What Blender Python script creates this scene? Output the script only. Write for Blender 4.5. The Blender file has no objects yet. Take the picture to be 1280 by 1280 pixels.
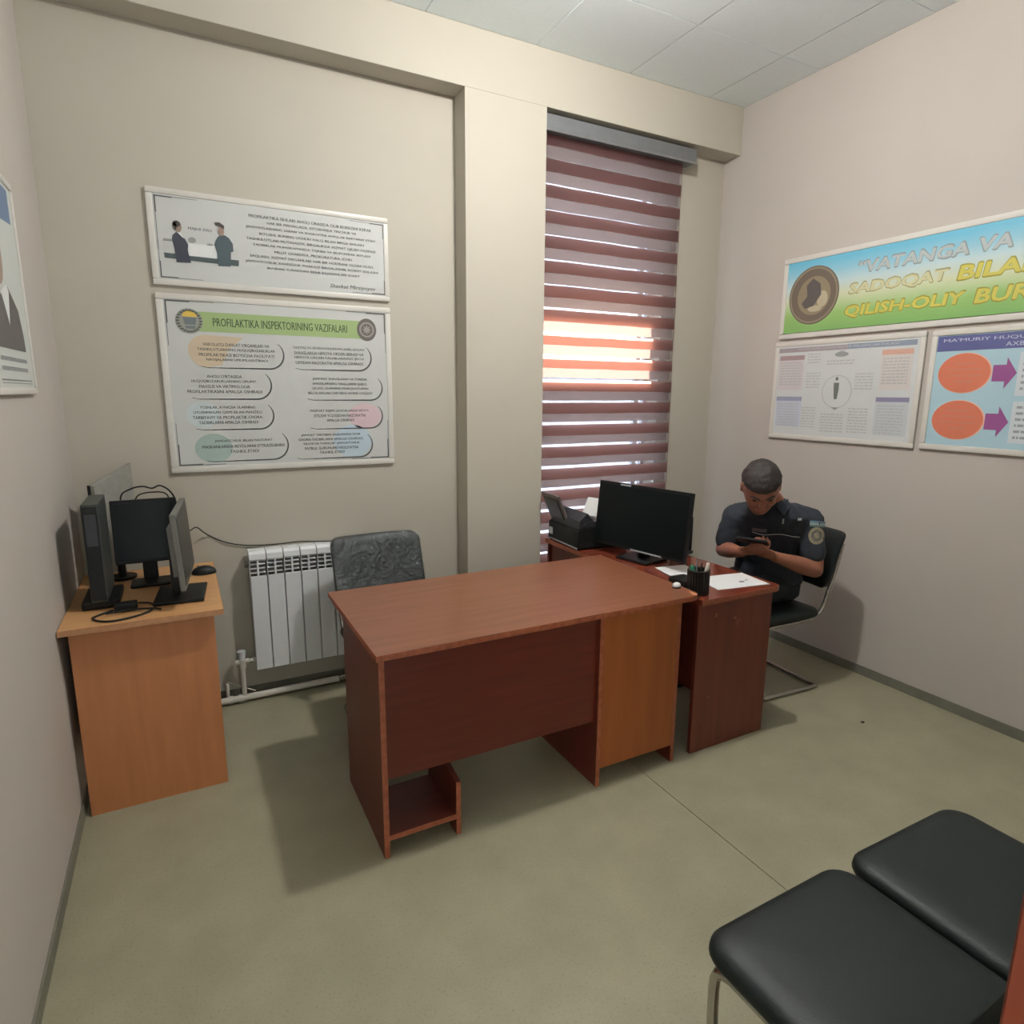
import bpy, bmesh, math, random
from mathutils import Vector, Matrix, noise
from mathutils.bvhtree import BVHTree
random.seed(7)
C = bpy.context.scene.collection
S = bpy.context.scene
# ------------------------------------------------------------------ camera, light, exposure
FPX = 780.494
yaw, pitch, roll = math.radians(27.8493), math.radians(10.7863), math.radians(-0.39608)
CAMH = 1.57
cy_, sy_, cp_, sp_ = math.cos(yaw), math.sin(yaw), math.cos(pitch), math.sin(pitch)
fwd = Vector((sy_*cp_, cy_*cp_, -sp_)); rgt = Vector((cy_, -sy_, 0)); dwn = fwd.cross(rgt)
r2 = rgt*math.cos(roll) + dwn*math.sin(roll); d2 = rgt*-math.sin(roll) + dwn*math.cos(roll)
cam = bpy.data.cameras.new('camera'); camo = bpy.data.objects.new('camera', cam); C.objects.link(camo)
M = Matrix.Identity(4)
for i in range(3):
    M[i][0] = r2[i]; M[i][1] = -d2[i]; M[i][2] = -fwd[i]
M[2][3] = CAMH
camo.matrix_world = M
cam.sensor_width = 36; cam.sensor_fit = 'HORIZONTAL'; cam.lens = FPX*36/1280; cam.clip_start = 0.02
S.camera = camo
S.view_settings.view_transform = 'Standard'; S.view_settings.look = 'None'
S.view_settings.exposure = 0.0; S.view_settings.gamma = 1.0; S.view_settings.use_curve_mapping = False
W = bpy.data.worlds.new('world'); S.world = W; W.use_nodes = True
nt = W.node_tree; bg = nt.nodes['Background']
bg.inputs['Color'].default_value = (0.72, 0.86, 1.0, 1); bg.inputs['Strength'].default_value = 7.0
sun = bpy.data.lights.new('sun', 'SUN'); sun.energy = 75; sun.angle = math.radians(0.6); sun.color = (1, .93, .84)
so = bpy.data.objects.new('sun', sun); C.objects.link(so); so.location = (3, 9, 7)
so.rotation_euler = Vector((-0.03, -1.0, -0.62)).to_track_quat('-Z', 'Y').to_euler()
LX, LY, LZ = 1.52, 1.82, 3.235
GLOBES = ((LX, LY, 960.0), (LX, -0.05, 14.0))      # position and glow: the room's globe lamp, then an added unseen fill globe

# ------------------------------------------------------------------ materials
def lin(c):
    return tuple(((v/255)/12.92 if v/255 <= .04045 else ((v/255+.055)/1.055)**2.4) for v in c)
MC = {}
def mat(name, rgb, rough=.6, metal=0, var=.06, scale=30, stretch=(1, 1, 1), bump=0., spec=.5, coat=0, rgb2=None, detail=4):
    if name in MC: return MC[name]
    m = bpy.data.materials.new(name); m.use_nodes = True; MC[name] = m
    t = m.node_tree; b = t.nodes['Principled BSDF']; c = lin(rgb)
    b.inputs['Roughness'].default_value = rough; b.inputs['Metallic'].default_value = metal
    b.inputs['Specular IOR Level'].default_value = spec; b.inputs['Coat Weight'].default_value = coat
    tc = t.nodes.new('ShaderNodeTexCoord'); mp = t.nodes.new('ShaderNodeMapping'); mp.inputs['Scale'].default_value = stretch
    n = t.nodes.new('ShaderNodeTexNoise'); n.inputs['Scale'].default_value = scale; n.inputs['Detail'].default_value = detail
    t.links.new(tc.outputs['Object'], mp.inputs[0]); t.links.new(mp.outputs[0], n.inputs[0])
    r = t.nodes.new('ShaderNodeValToRGB'); t.links.new(n.outputs[0], r.inputs[0])
    c2 = lin(rgb2) if rgb2 else tuple(max(0, v*(1-var*2)) for v in c)
    c1 = c if rgb2 else tuple(min(1, v*(1+var)) for v in c)
    r.color_ramp.elements[0].position = .3; r.color_ramp.elements[1].position = .7
    r.color_ramp.elements[0].color = (*c2, 1); r.color_ramp.elements[1].color = (*c1, 1)
    t.links.new(r.outputs[0], b.inputs['Base Color'])
    if bump:
        bu = t.nodes.new('ShaderNodeBump'); bu.inputs['Strength'].default_value = bump; bu.inputs['Distance'].default_value = .004
        t.links.new(n.outputs[0], bu.inputs['Height']); t.links.new(bu.outputs[0], b.inputs['Normal'])
    return m
wall_m = mat('painted_plaster', (188, 182, 169), .75, var=.012, scale=3, bump=.03)
wall_c = mat('painted_plaster_side', (190, 183, 175), .75, var=.012, scale=3, bump=.03)
ceil_m = mat('ceiling_panel', (240, 250, 255), .8, var=.01, scale=60)
grid_m = mat('ceiling_grid', (222, 230, 234), .6, var=.01)
base_m = mat('grey_baseboard_paint', (118, 117, 104), .6, var=.06, scale=12)
def floor_mat():
    m = mat('linoleum', (152, 147, 124), .42, var=.05, scale=5, spec=.35)
    t = m.node_tree; b = t.nodes['Principled BSDF']
    rr = [l for l in t.links if l.to_socket == b.inputs['Base Color']][0].from_socket
    tc = t.nodes.new('ShaderNodeTexCoord'); n = t.nodes.new('ShaderNodeTexNoise'); n.inputs['Scale'].default_value = 160; n.inputs['Detail'].default_value = 2
    t.links.new(tc.outputs['Object'], n.inputs[0])
    r = t.nodes.new('ShaderNodeValToRGB'); r.color_ramp.elements[0].position = .33; r.color_ramp.elements[1].position = .42
    r.color_ramp.elements[0].color = (.62, .62, .55, 1); r.color_ramp.elements[1].color = (1, 1, 1, 1)
    t.links.new(n.outputs[0], r.inputs[0])
    mx = t.nodes.new('ShaderNodeMix'); mx.data_type = 'RGBA'; mx.blend_type = 'MULTIPLY'; mx.inputs[0].default_value = .45
    t.links.new(rr, mx.inputs[6]); t.links.new(r.outputs[0], mx.inputs[7]); t.links.new(mx.outputs[2], b.inputs['Base Color'])
    return m
floor_m = floor_mat()
def wood(name, a, b_, rough, stretch=(1.2, 18, 18), scale=2.2, coat=0.0, spec=.5):
    return mat(name, a, rough, scale=scale, stretch=stretch, rgb2=b_, detail=8, coat=coat, spec=spec)
cherry_top = wood('cherry_laminate_top', (134, 84, 60), (118, 72, 50), .30)
cherry_dark = wood('cherry_laminate', (104, 39, 24), (88, 32, 20), .42, (1.2, 18, 22))
cherry_dark_y = wood('cherry_laminate_upright', (104, 46, 34), (90, 38, 28), .42, (14, 14, 1.2))
edge_m = wood('cherry_edge_band', (168, 96, 66), (136, 72, 48), .5, (6, 6, 6), 8)
door_m = wood('orange_laminate', (158, 88, 40), (144, 78, 34), .45, (14, 14, 1.2))
beech_m = wood('beech_laminate', (196, 130, 84), (184, 118, 74), .5, (14, 14, 1.2))
beech_top = wood('beech_laminate_top', (206, 158, 108), (196, 146, 98), .4, (1.2, 14, 14))
beech_edge = wood('beech_edge_band', (190, 140, 100), (176, 124, 86), .5, (6, 6, 6), 8)
leather = mat('black_leatherette', (18, 27, 27), .5, var=.1, scale=300, bump=.15, spec=.35)
chrome = mat('chrome_tube', (185, 183, 178), .22, 1, var=.05)
frame_paint = mat('white_plastic_frame', (214, 211, 204), .35, var=.01)
paper = mat('poster_paper', (200, 202, 200), .45, var=.012, scale=4)
white_print = mat('white_print', (224, 226, 226), .45, var=.01)
ink = mat('dark_ink', (92, 95, 95), .6, var=.02)
black_pl = mat('black_plastic', (22, 24, 25), .45, var=.08, spec=.3)
screen_m = mat('dark_screen', (12, 18, 20), .3, var=.02, spec=.22)
grey_pl = mat('grey_plastic', (112, 112, 106), .5, var=.05)
rad_m = mat('white_radiator_enamel', (222, 224, 226), .35, var=.01)
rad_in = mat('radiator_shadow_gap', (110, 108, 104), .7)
pipe_m = mat('white_pipe_paint', (206, 200, 190), .4, var=.03)
skin_m = mat('skin', (150, 96, 74), .5, var=.06, scale=20)
hair_m = mat('dark_hair', (44, 36, 34), .7, var=.25, scale=120, bump=.4)
shirt_m = mat('navy_uniform_cloth', (40, 46, 56), .85, var=.10, scale=60, bump=.2)
trouser_m = mat('dark_trouser_cloth', (33, 40, 44), .9, var=.10, scale=60, bump=.2)
shoe_m = mat('black_shoe_leather', (20, 20, 22), .35)
silver = mat('silver_thread', (168, 172, 176), .5, var=.08, scale=300)
def P(name, rgb, rough=.5): return mat('print_'+name, rgb, rough, var=.015, scale=9)

# ------------------------------------------------------------------ helpers
class B:
    """collects shapes (world coordinates) for one mesh object"""
    def __init__(s): s.bm = bmesh.new(); s.mats = []
    def box(s, x0, x1, y0, y1, z0, z1, bev=0, mi=0):
        g = bmesh.ops.create_cube(s.bm, size=1, matrix=Matrix.Translation(((x0+x1)/2, (y0+y1)/2, (z0+z1)/2)) @ Matrix.Diagonal((abs(x1-x0), abs(y1-y0), abs(z1-z0), 1)))
        if mi:
            for f in {f for v in g['verts'] for f in v.link_faces}: f.material_index = mi
        if bev:
            ed = list({e for v in g['verts'] for e in v.link_edges})
            bmesh.ops.bevel(s.bm, geom=ed, offset=bev, segments=2, affect='EDGES', profile=.6)
        return s
    def obox(s, c, ax, ay, az, hx, hy, hz, bev=0):
        m = Matrix.Identity(4)
        for i in range(3):
            m[i][0] = ax[i]*hx*2; m[i][1] = ay[i]*hy*2; m[i][2] = az[i]*hz*2; m[i][3] = c[i]
        g = bmesh.ops.create_cube(s.bm, size=1, matrix=m)
        if bev:
            ed = list({e for v in g['verts'] for e in v.link_edges})
            bmesh.ops.bevel(s.bm, geom=ed, offset=bev, segments=2, affect='EDGES')
        return s
    def loft(s, rings, cap=True, n=14):
        """rings: (centre, axisA, axisB) full vectors"""
        prev = None
        for c, a, b in rings:
            vs = [s.bm.verts.new(c + a*math.cos(2*math.pi*k/n) + b*math.sin(2*math.pi*k/n)) for k in range(n)]
            if prev:
                for k in range(n): s.bm.faces.new((prev[k], prev[(k+1) % n], vs[(k+1) % n], vs[k]))
            elif cap: s.bm.faces.new(list(reversed(vs)))
            prev = vs
        if cap: s.bm.faces.new(prev)
        return s
    def tube(s, pts, r, n=10, smooth_steps=0, closed=False):
        pts = [Vector(p) for p in pts]
        if smooth_steps: pts = spline(pts, smooth_steps)
        rings = []; up = None; L = len(pts)
        for i, p in enumerate(pts):
            a = pts[max(0, i-1)]; b = pts[min(L-1, i+1)]
            t = (b-a).normalized()
            if up is None: up = Vector((0, 0, 1)) if abs(t.z) < .9 else Vector((1, 0, 0))
            side = t.cross(up).normalized(); up = side.cross(t).normalized()
            rr = r[i] if isinstance(r, (list, tuple)) else r
            rings.append((p, side*rr, up*rr))
        return s.loft(rings, True, n)
    def ball(s, c, rx, ry=None, rz=None, seg=16):
        ry = ry or rx; rz = rz or rx
        bmesh.ops.create_uvsphere(s.bm, u_segments=seg, v_segments=max(6, seg*2//3), radius=1, matrix=Matrix.Translation(c) @ Matrix.Diagonal((rx, ry, rz, 1)))
        return s
    def cyl(s, a, b, r, n=20, r2_=None):
        a = Vector(a); b = Vector(b); t = (b-a).normalized()
        up = Vector((0, 0, 1)) if abs(t.z) < .9 else Vector((1, 0, 0))
        x = t.cross(up).normalized(); y = x.cross(t).normalized(); r2_ = r if r2_ is None else r2_
        return s.loft([(a, x*r, y*r), (b, x*r2_, y*r2_)], True, n)
    def prism(s, pts, vec):
        vec = Vector(vec)
        a = [s.bm.verts.new(p) for p in pts]; b = [s.bm.verts.new(Vector(p)+vec) for p in pts]
        s.bm.faces.new(a); s.bm.faces.new(list(reversed(b))); n = len(a)
        for k in range(n): s.bm.faces.new((a[k], b[k], b[(k+1) % n], a[(k+1) % n]))
        return s
def spline(pts, k):
    out = []
    for i in range(len(pts)-1):
        p0 = pts[max(0, i-1)]; p1 = pts[i]; p2 = pts[i+1]; p3 = pts[min(len(pts)-1, i+2)]
        for j in range(k):
            t = j/k
            out.append(.5*((2*p1)+(p2-p0)*t+(2*p0-5*p1+4*p2-p3)*t*t+(3*p1-p0-3*p2+p3)*t**3))
    out.append(pts[-1]); return out
WM = {}
def tagit(o, label=None, cat=None, group=None, kind=None):
    if label: o['label'] = label
    if cat: o['category'] = cat
    if group: o['group'] = group
    if kind: o['kind'] = kind
    return o
def thing(name, label, cat, loc=(0, 0, 0), rz=0, group=None, kind=None):
    o = bpy.data.objects.new(name, None); o.empty_display_size = .05; C.objects.link(o)
    o.location = loc; o.rotation_euler = (0, 0, rz)
    WM[o.name] = Matrix.Translation(loc) @ Matrix.Rotation(rz, 4, 'Z')
    return tagit(o, label, cat, group, kind)
def obj(name, b, m, parent=None, smooth=False, origin=None, local=False, label=None, kind=None):
    """link one mesh object; geometry in b is in world coordinates unless local"""
    bm = b.bm if isinstance(b, B) else b
    bmesh.ops.recalc_face_normals(bm, faces=bm.faces)
    if not local:
        if parent is not None: pm = WM[parent.name]
        elif origin is not None: pm = Matrix.Translation(origin)
        else: pm = Matrix.Identity(4)
        bm.transform(pm.inverted())
    else: pm = WM[parent.name] if parent is not None else Matrix.Identity(4)
    me = bpy.data.meshes.new(name); bm.to_mesh(me); bm.free()
    for mm in (m if isinstance(m, (list, tuple)) else [m]): me.materials.append(mm)
    if smooth:
        for p in me.polygons: p.use_smooth = True
        me.set_sharp_from_angle(angle=math.radians(45))
    o = bpy.data.objects.new(name, me); C.objects.link(o)
    if parent is not None: o.parent = parent
    elif origin is not None: o.location = origin
    WM[o.name] = pm if (parent is not None or origin is not None) else Matrix.Identity(4)
    return tagit(o, label, kind=kind)
def struct(name, b, m, parent=None, label=None, smooth=False, origin=None):
    o = obj(name, b, m, parent, smooth=smooth, origin=origin)
    if parent is None: o['kind'] = 'structure'
    if label: o['label'] = label
    return o

# ------------------------------------------------------------------ room shell
XL, XR, YB, YP, YF, ZC = -0.44, 3.336, 3.33, 3.193, -0.62, 3.36
fl = struct('floor', B().box(XL-.2, XR+.2, YF-.2, YB+.3, -.08, -.003), base_m, label='greenish beige speckled linoleum floor with one seam')
SEAM = 1.61
obj('linoleum_sheet', B().box(XL, SEAM-.0018, YF, YB, -.003, 0), floor_m, fl)
obj('linoleum_sheet', B().box(SEAM+.0018, XR, YF, YB, -.003, 0), floor_m, fl)
struct('wall_left', B().box(XL-.2, XL, YF-.2, YB+.3, -.08, ZC+.25), wall_c, label='cream plastered wall at the left')
struct('wall_right', B().box(XR, XR+.2, YF-.2, YB+.3, -.08, ZC+.25), wall_c, label='cream plastered wall carrying the blue and green banner')
WX0, WX1, WZ0, WZ1 = 1.85, 2.86, .30, 2.97
wb = B().box(XL, WX0, YB, YB+.3, -.08, ZC+.25).box(WX1, XR, YB, YB+.3, -.08, ZC+.25).box(WX0, WX1, YB, YB+.3, -.08, WZ0).box(WX0, WX1, YB, YB+.3, WZ1, ZC+.25)
struct('wall_back', wb, wall_m, label='recessed cream wall behind the radiator and window')
struct('trim_1', B().box(1.402, 1.884, YP, YB, 0, 3.082, bev=.003), wall_m, label='flat cream pilaster left of the window')
struct('trim_2', B().box(XL, XR, YP, YB, 3.082, ZC+.02, bev=.003), wall_m, label='cream beam along the top of the back wall')
# front wall behind the camera with a doorway
DX0, DX1 = -.30, .62
wf = B().box(XL, DX0, YF-.2, YF, -.08, ZC+.25).box(DX1, XR, YF-.2, YF, -.08, ZC+.25).box(DX0, DX1, YF-.2, YF, 2.05, ZC+.25)
struct('wall_front', wf, wall_m, label='wall behind the camera')
struct('wall_corridor', B().box(-1.2, 1.6, -2.2, -2.1, -.08, 3.0), wall_m, label='corridor wall beyond the doorway')
# the open door leaf at the right edge of the frame
dr = thing('door_1', 'open orange-brown wooden door leaf at the lower right edge of the picture', None, (.66, -.55, 0), kind='structure')
dm = wood('orange_door_veneer', (118, 50, 26), (106, 44, 22), .45, (12, 12, 1.1))
ax = (Vector((.5845, .1982, 0)) - Vector((.70, -.58, 0))).normalized(); nx = Vector((ax.y, -ax.x, 0))
cc = Vector((.5845, .1982, 0)) - ax*.38 + nx*.02
obj('door_leaf', B().obox(cc+Vector((0, 0, 1.0)), ax, nx, Vector((0, 0, 1)), .38, .02, .995, bev=.002), dm, dr)
for zc in (.55, 1.5):
    obj('moulding', B().obox(cc+Vector((0, 0, zc))-nx*.021, ax, nx, Vector((0, 0, 1)), .27, .004, .36 if zc < 1 else .42, bev=.002), dm, dr)
obj('door_handle', B().cyl(cc+ax*.31+Vector((0, 0, 1.0))-nx*.02, cc+ax*.31+Vector((0, 0, 1.0))-nx*.06, .011).cyl(cc+ax*.31+Vector((0, 0, 1.0))-nx*.055, cc+ax*.19+Vector((0, 0, 1.0))-nx*.055, .009), chrome, dr, smooth=True)
# baseboards (a thin painted strip)
struct('baseboard_left', B().box(XL, XL+.008, YF, YB, 0, .052, bev=.002), base_m, label='thin grey baseboard strip on the left wall')
struct('baseboard_right', B().box(XR-.008, XR, YF, YB, 0, .052, bev=.002), base_m, label='thin grey baseboard strip on the right wall')
struct('baseboard_back', B().box(XL, 1.402, YB-.008, YB, 0, .052, bev=.002).box(1.402, 1.884, YP-.008, YP, 0, .052).box(1.884, XR, YB-.008, YB, 0, .052), base_m, label='thin grey baseboard strip on the back wall')
# ceiling: grid and panels
ce = struct('ceiling', B().box(XL-.2, XR+.2, YF-.2, YB+.3, ZC+.004, ZC+.2), grid_m, label='suspended ceiling of large pale panels')
pitch_t = .612; x0 = 1.81-4*pitch_t; y0 = 2.65+pitch_t
xs = [XL] + [x for x in (x0+pitch_t*i for i in range(10)) if XL+.02 < x < XR-.02] + [XR]
ys = [YF] + sorted(y for y in (y0-pitch_t*i for i in range(9)) if YF+.02 < y < YP-.02) + [YP]
for i in range(len(xs)-1):
    for j in range(len(ys)-1):
        obj('ceiling_tile', B().box(xs[i]+.003, xs[i+1]-.003, ys[j]+.003, ys[j+1]-.003, ZC-.002+random.uniform(0, .002), ZC+.006), ceil_m, ce)
for (lx, ly, glow) in GLOBES:
    lt = thing('ceiling_light', 'round white globe ceiling light above the front desk' if ly > 1 else 'unseen globe light added as weak fill near the doorway', 'lamp', (lx, ly, 3.358))
    obj('lamp_base', B().cyl((lx, ly, 3.30), (lx, ly, 3.358), .055, 32), frame_paint, lt, smooth=True)
    em = bpy.data.materials.new('lamp_glow'); em.use_nodes = True
    eb = em.node_tree.nodes['Principled BSDF']; eb.inputs['Emission Color'].default_value = (1, .965, .915, 1); eb.inputs['Emission Strength'].default_value = glow
    obj('globe', B().ball((lx, ly, LZ), .062, .062, .038, 24), em, lt, smooth=True)
    obj('stem', B().cyl((lx, ly, LZ+.036), (lx, ly, 3.31), .014, 14), frame_paint, lt, smooth=True)

# ------------------------------------------------------------------ window
def shader_mix(name, build):
    m = bpy.data.materials.new(name); m.use_nodes = True; t = m.node_tree; t.nodes.clear()
    out = t.nodes.new('ShaderNodeOutputMaterial'); t.links.new(build(t), out.inputs[0]); MC[name] = m; return m
def N(t, kind, col=None, **kw):
    n = t.nodes.new('ShaderNodeBsdf'+kind)
    if col: n.inputs['Color'].default_value = (*col, 1)
    for k, v in kw.items(): n.inputs[k].default_value = v
    return n.outputs[0]
def mix(t, f, a, b):
    n = t.nodes.new('ShaderNodeMixShader'); n.inputs[0].default_value = f; t.links.new(a, n.inputs[1]); t.links.new(b, n.inputs[2]); return n.outputs[0]
glass_m = shader_mix('clear_glass', lambda t: mix(t, .92, N(t, 'Glossy', (.9, .9, .9), Roughness=.02), N(t, 'Transparent', (.97, .98, .98))))
frost_m = shader_mix('sun_dimming_glass', lambda t: mix(t, .55, N(t, 'Diffuse', (.5, .55, .6)), N(t, 'Translucent', (.55, .62, .72))))  # invented frosting, dims the sun everywhere but the middle pane
cloth_m = shader_mix('brown_blind_cloth', lambda t: mix(t, .5, N(t, 'Diffuse', (.13, .088, .094)), N(t, 'Translucent', (.24, .155, .13))))
cloth_f = shader_mix('brown_blind_cloth_front', lambda t: mix(t, .62, N(t, 'Diffuse', (.14, .09, .095)), N(t, 'Translucent', (.66, .38, .31))))
sheer_m = shader_mix('sheer_blind_net', lambda t: mix(t, .60, mix(t, .35, N(t, 'Diffuse', (.55, .48, .48)), N(t, 'Translucent', (.30, .28, .28))), N(t, 'Transparent', (.95, .93, .93))))
net_m = shader_mix('open_blind_net', lambda t: mix(t, .85, N(t, 'Diffuse', (.5, .48, .48)), N(t, 'Transparent', (.97, .96, .96))))
win = thing('window_1', 'tall window behind the brown striped blind', None, ((WX0+WX1)/2, 3.5, WZ0), kind='structure')
pvc = mat('white_window_plastic', (220, 222, 224), .35, var=.01)
fy0, fy1 = 3.44, 3.50
PX = 2.755; PZ0, PZ1 = 1.71, 2.13  # hidden pane layout, made up to bound the sun patch on the blind
b = B().box(WX0, WX0+.03, fy0, fy1, WZ0, WZ1).box(WX1-.03, WX1, fy0, fy1, WZ0, WZ1).box(WX0, WX1, fy0, fy1, WZ0, WZ0+.04).box(WX0, WX1, fy0, fy1, WZ1-.04, WZ1)
b.box(PX, PX+.035, fy0, fy1, WZ0, WZ1).box(WX0, WX1, fy0, fy1, PZ1, PZ1+.035).box(WX0, WX1, fy0, fy1, PZ0-.035, PZ0)
obj('window_frame', b, pvc, win)
obj('pane', B().box(WX0+.03, PX, 3.468, 3.472, PZ0, PZ1), glass_m, win, label='clear middle pane shaped to let in the sun patch')
for (a0, a1, c0, c1) in ((WX0+.03, PX, WZ0+.04, PZ0-.035), (WX0+.03, PX, PZ1+.035, WZ1-.04), (PX+.035, WX1-.03, WZ0+.04, PZ0-.035), (PX+.035, WX1-.03, PZ1+.035, WZ1-.04), (PX+.035, WX1-.03, PZ0, PZ1)):
    obj('pane', B().box(a0, a1, 3.468, 3.472, c0, c1), frost_m, win, label='unseen frosted pane added to dim the sun')
obj('outer_sill', B().box(WX0, WX1, 3.5, 3.66, WZ0-.02, WZ0+.01), pvc, win)
# ground outside
struct('ground', B().box(-8, 12, 3.7, 16, -1.2, -1.0), mat('pale_yard_paving', (190, 182, 168), .9, var=.05, scale=2), label='pale yard paving outside the window')
# blind
BX0, BX1 = 1.892, 2.922
bl = thing('window_blind', 'brown striped day and night roller blind with grey rail over the window', 'blind', (2.4, 3.26, .42))
rail_m = mat('grey_blind_rail', (112, 114, 116), .4, var=.04)
rail = obj('head_rail', B().box(BX0, 2.985, 3.212, 3.312, 2.985, 3.064, bev=.006), rail_m, bl, smooth=True)
obj('rail_lip', B().box(BX0, 2.98, 3.209, 3.214, 2.978, 2.99), mat('rail_lip_metal', (150, 150, 152), .3, .6), rail)
PT = .1345
def wavy(x0_, x1_, y_, z0_, z1_, amp):
    b_ = B(); n = 16; a = []; c_ = []
    for k in range(n+1):
        x = x0_+(x1_-x0_)*k/n; w = amp*noise.noise(Vector((x*5, z0_*3, 0)))
        a.append(b_.bm.verts.new((x, y_, z0_+w*.3))); c_.append(b_.bm.verts.new((x, y_, z1_+w*.3)))
    for k in range(n): b_.bm.faces.new((a[k], a[k+1], c_[k+1], c_[k]))
    return b_
ZSLIT = 1.9185  # lower edge reference of one slit in the sunlit part
k0 = -11
for k in range(k0, 9):
    zs = ZSLIT + PT*k
    if k >= 8: zs = ZSLIT+PT*8
    top = min(zs+PT, 2.99); 
    if zs > 2.98: break
    jit = random.uniform(-.003, .003)
    slit = .012 + (.004 if k < -3 else 0)
    x1 = BX1 + random.uniform(-.004, .004)
    # rear layer: wide cloth band + narrow net strip ; front layer: cloth band (upper half) + net (lower half)
    obj('rear_cloth_band', wavy(BX0, x1, 3.290, zs+slit+jit, top, .006), cloth_m, bl)
    obj('rear_net_band', wavy(BX0, x1, 3.2905, zs, zs+slit+jit, .0), net_m, bl)
    obj('front_cloth_band', wavy(BX0, x1, 3.268, min(top, zs+.068), top, .010), cloth_f, bl)
    if zs+.068 < top: obj('front_net_band', wavy(BX0, x1, 3.268, zs, zs+.068, .006), sheer_m, bl)
zb = ZSLIT+PT*k0
obj('bottom_bar', B().box(BX0, BX1, 3.26, 3.295, zb-.03, zb, bev=.006), rail_m, bl, smooth=True)

# ------------------------------------------------------------------ sign helpers
# side: 'back' (u=x, wall y), 'right' (u=-y, wall x), 'left' (u=y, wall x)
class Sign:
    def __init__(s, side, plane, t): s.side = side; s.pl = plane; s.t = t; s.parent = t; s.lv = 0
    def w(s, u, v, d):
        if s.side == 'back': return Vector((u, s.pl-d, v))
        if s.side == 'right': return Vector((s.pl-d, -u, v))
        return Vector((s.pl+d, u, v))
    def poly(s, name, pts, d0, d1, m, parent=None, **kw):
        b = B(); b.prism([s.w(u, v, d0) for u, v in pts], s.w(0, 0, d1)-s.w(0, 0, d0))
        return obj(name, b, m, parent or s.t, **kw)
    def multi(s, name, plist, d0, d1, m, parent=None, **kw):
        b = B()
        for pts in plist: b.prism([s.w(u, v, d0) for u, v in pts], s.w(0, 0, d1)-s.w(0, 0, d0))
        return obj(name, b, m, parent or s.t, **kw)
    def frame(s, u0, u1, v0, v1, wd=.03, dep=.017):
        o = []
        for nm, (a0, a1, c0, c1) in (('x', (u0, u1, v1-wd, v1)), ('x', (u0, u1, v0, v0+wd)), ('x', (u0, u0+wd, v0+wd, v1-wd)), ('x', (u1-wd, u1, v0+wd, v1-wd))):
            b = B(); p = s.w(a0, c0, .002); q = s.w(a1, c1, dep)
            b.box(min(p.x, q.x), max(p.x, q.x), min(p.y, q.y), max(p.y, q.y), min(p.z, q.z), max(p.z, q.z), bev=.006)
            o.append(obj('frame_bar', b, frame_paint, s.t, smooth=True))
        return o
    def text(s, txt, u0, u1, v0, v1, m, d=.0142, parent=None, bold=0., shear=0., ext=.0004, fit=True, name='lettering', align='C'):
        cu = bpy.data.curves.new('f', 'FONT'); cu.body = txt; cu.size = 1; cu.resolution_u = 2; cu.align_x = 'LEFT'
        to = bpy.data.objects.new('f', cu); C.objects.link(to)
        dg = bpy.context.evaluated_depsgraph_get(); me = bpy.data.meshes.new_from_object(to.evaluated_get(dg))
        bpy.data.objects.remove(to)
        bm = bmesh.new(); bm.from_mesh(me); bpy.data.meshes.remove(me)
        if not bm.verts: return None
        for v in bm.verts: v.co.x += shear*v.co.y
        bmesh.ops.remove_doubles(bm, verts=bm.verts, dist=.0005)
        if bold:        # thicken the strokes: the same letters repeated a little to every side
            src = bm.copy(); k = 0
            for dx, dy in ((1, 0), (-1, 0), (0, 1), (0, -1), (.7, .7), (-.7, .7), (.7, -.7), (-.7, -.7)) if bold > .02 else ((1, 0), (-1, 0)):
                k += 1; t_ = bpy.data.meshes.new('f'); c_ = src.copy()
                for v in c_.verts: v.co.x += dx*bold; v.co.y += dy*bold; v.co.z = k
                c_.to_mesh(t_); bm.from_mesh(t_); bpy.data.meshes.remove(t_); c_.free()
            src.free()
        xa = min(v.co.x for v in bm.verts); xb = max(v.co.x for v in bm.verts)
        ya = min(v.co.y for v in bm.verts); yb = max(v.co.y for v in bm.verts)
        for v in bm.verts:
            v.co = s.w(u0+(v.co.x-xa)/(xb-xa)*(u1-u0), v0+(v.co.y-ya)/(yb-ya)*(v1-v0), d+v.co.z*.00003)
        return obj(name, bm, m, parent or s.t)
    def lines(s, lst, uc, vtop, vstep, hgt, wid, m, parent=None, d=.0142, bold=.01, name='text_block'):
        """centred block of text joined into one printed part; widths follow the length of each line"""
        mx = max(len(x) for x in lst); allb = bmesh.new()
        for i, t_ in enumerate(lst):
            wl = wid*len(t_)/mx
            o = s.text(t_, uc-wl/2, uc+wl/2, vtop-vstep*i-hgt, vtop-vstep*i, m, d=d, bold=bold)
            o.data.transform(WM[s.t.name]); allb.from_mesh(o.data); me = o.data
            bpy.data.objects.remove(o); bpy.data.meshes.remove(me)
        bmesh.ops.recalc_face_normals(allb, faces=allb.faces)
        return obj(name, allb, m, parent or s.t)
def rect(u0, u1, v0, v1): return [(u0, v0), (u1, v0), (u1, v1), (u0, v1)]
def ell(cu_, cv, ru, rv, n=32, a0=0, a1=2*math.pi): return [(cu_+ru*math.cos(a0+(a1-a0)*k/n), cv+rv*math.sin(a0+(a1-a0)*k/n)) for k in range(n)]
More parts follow.
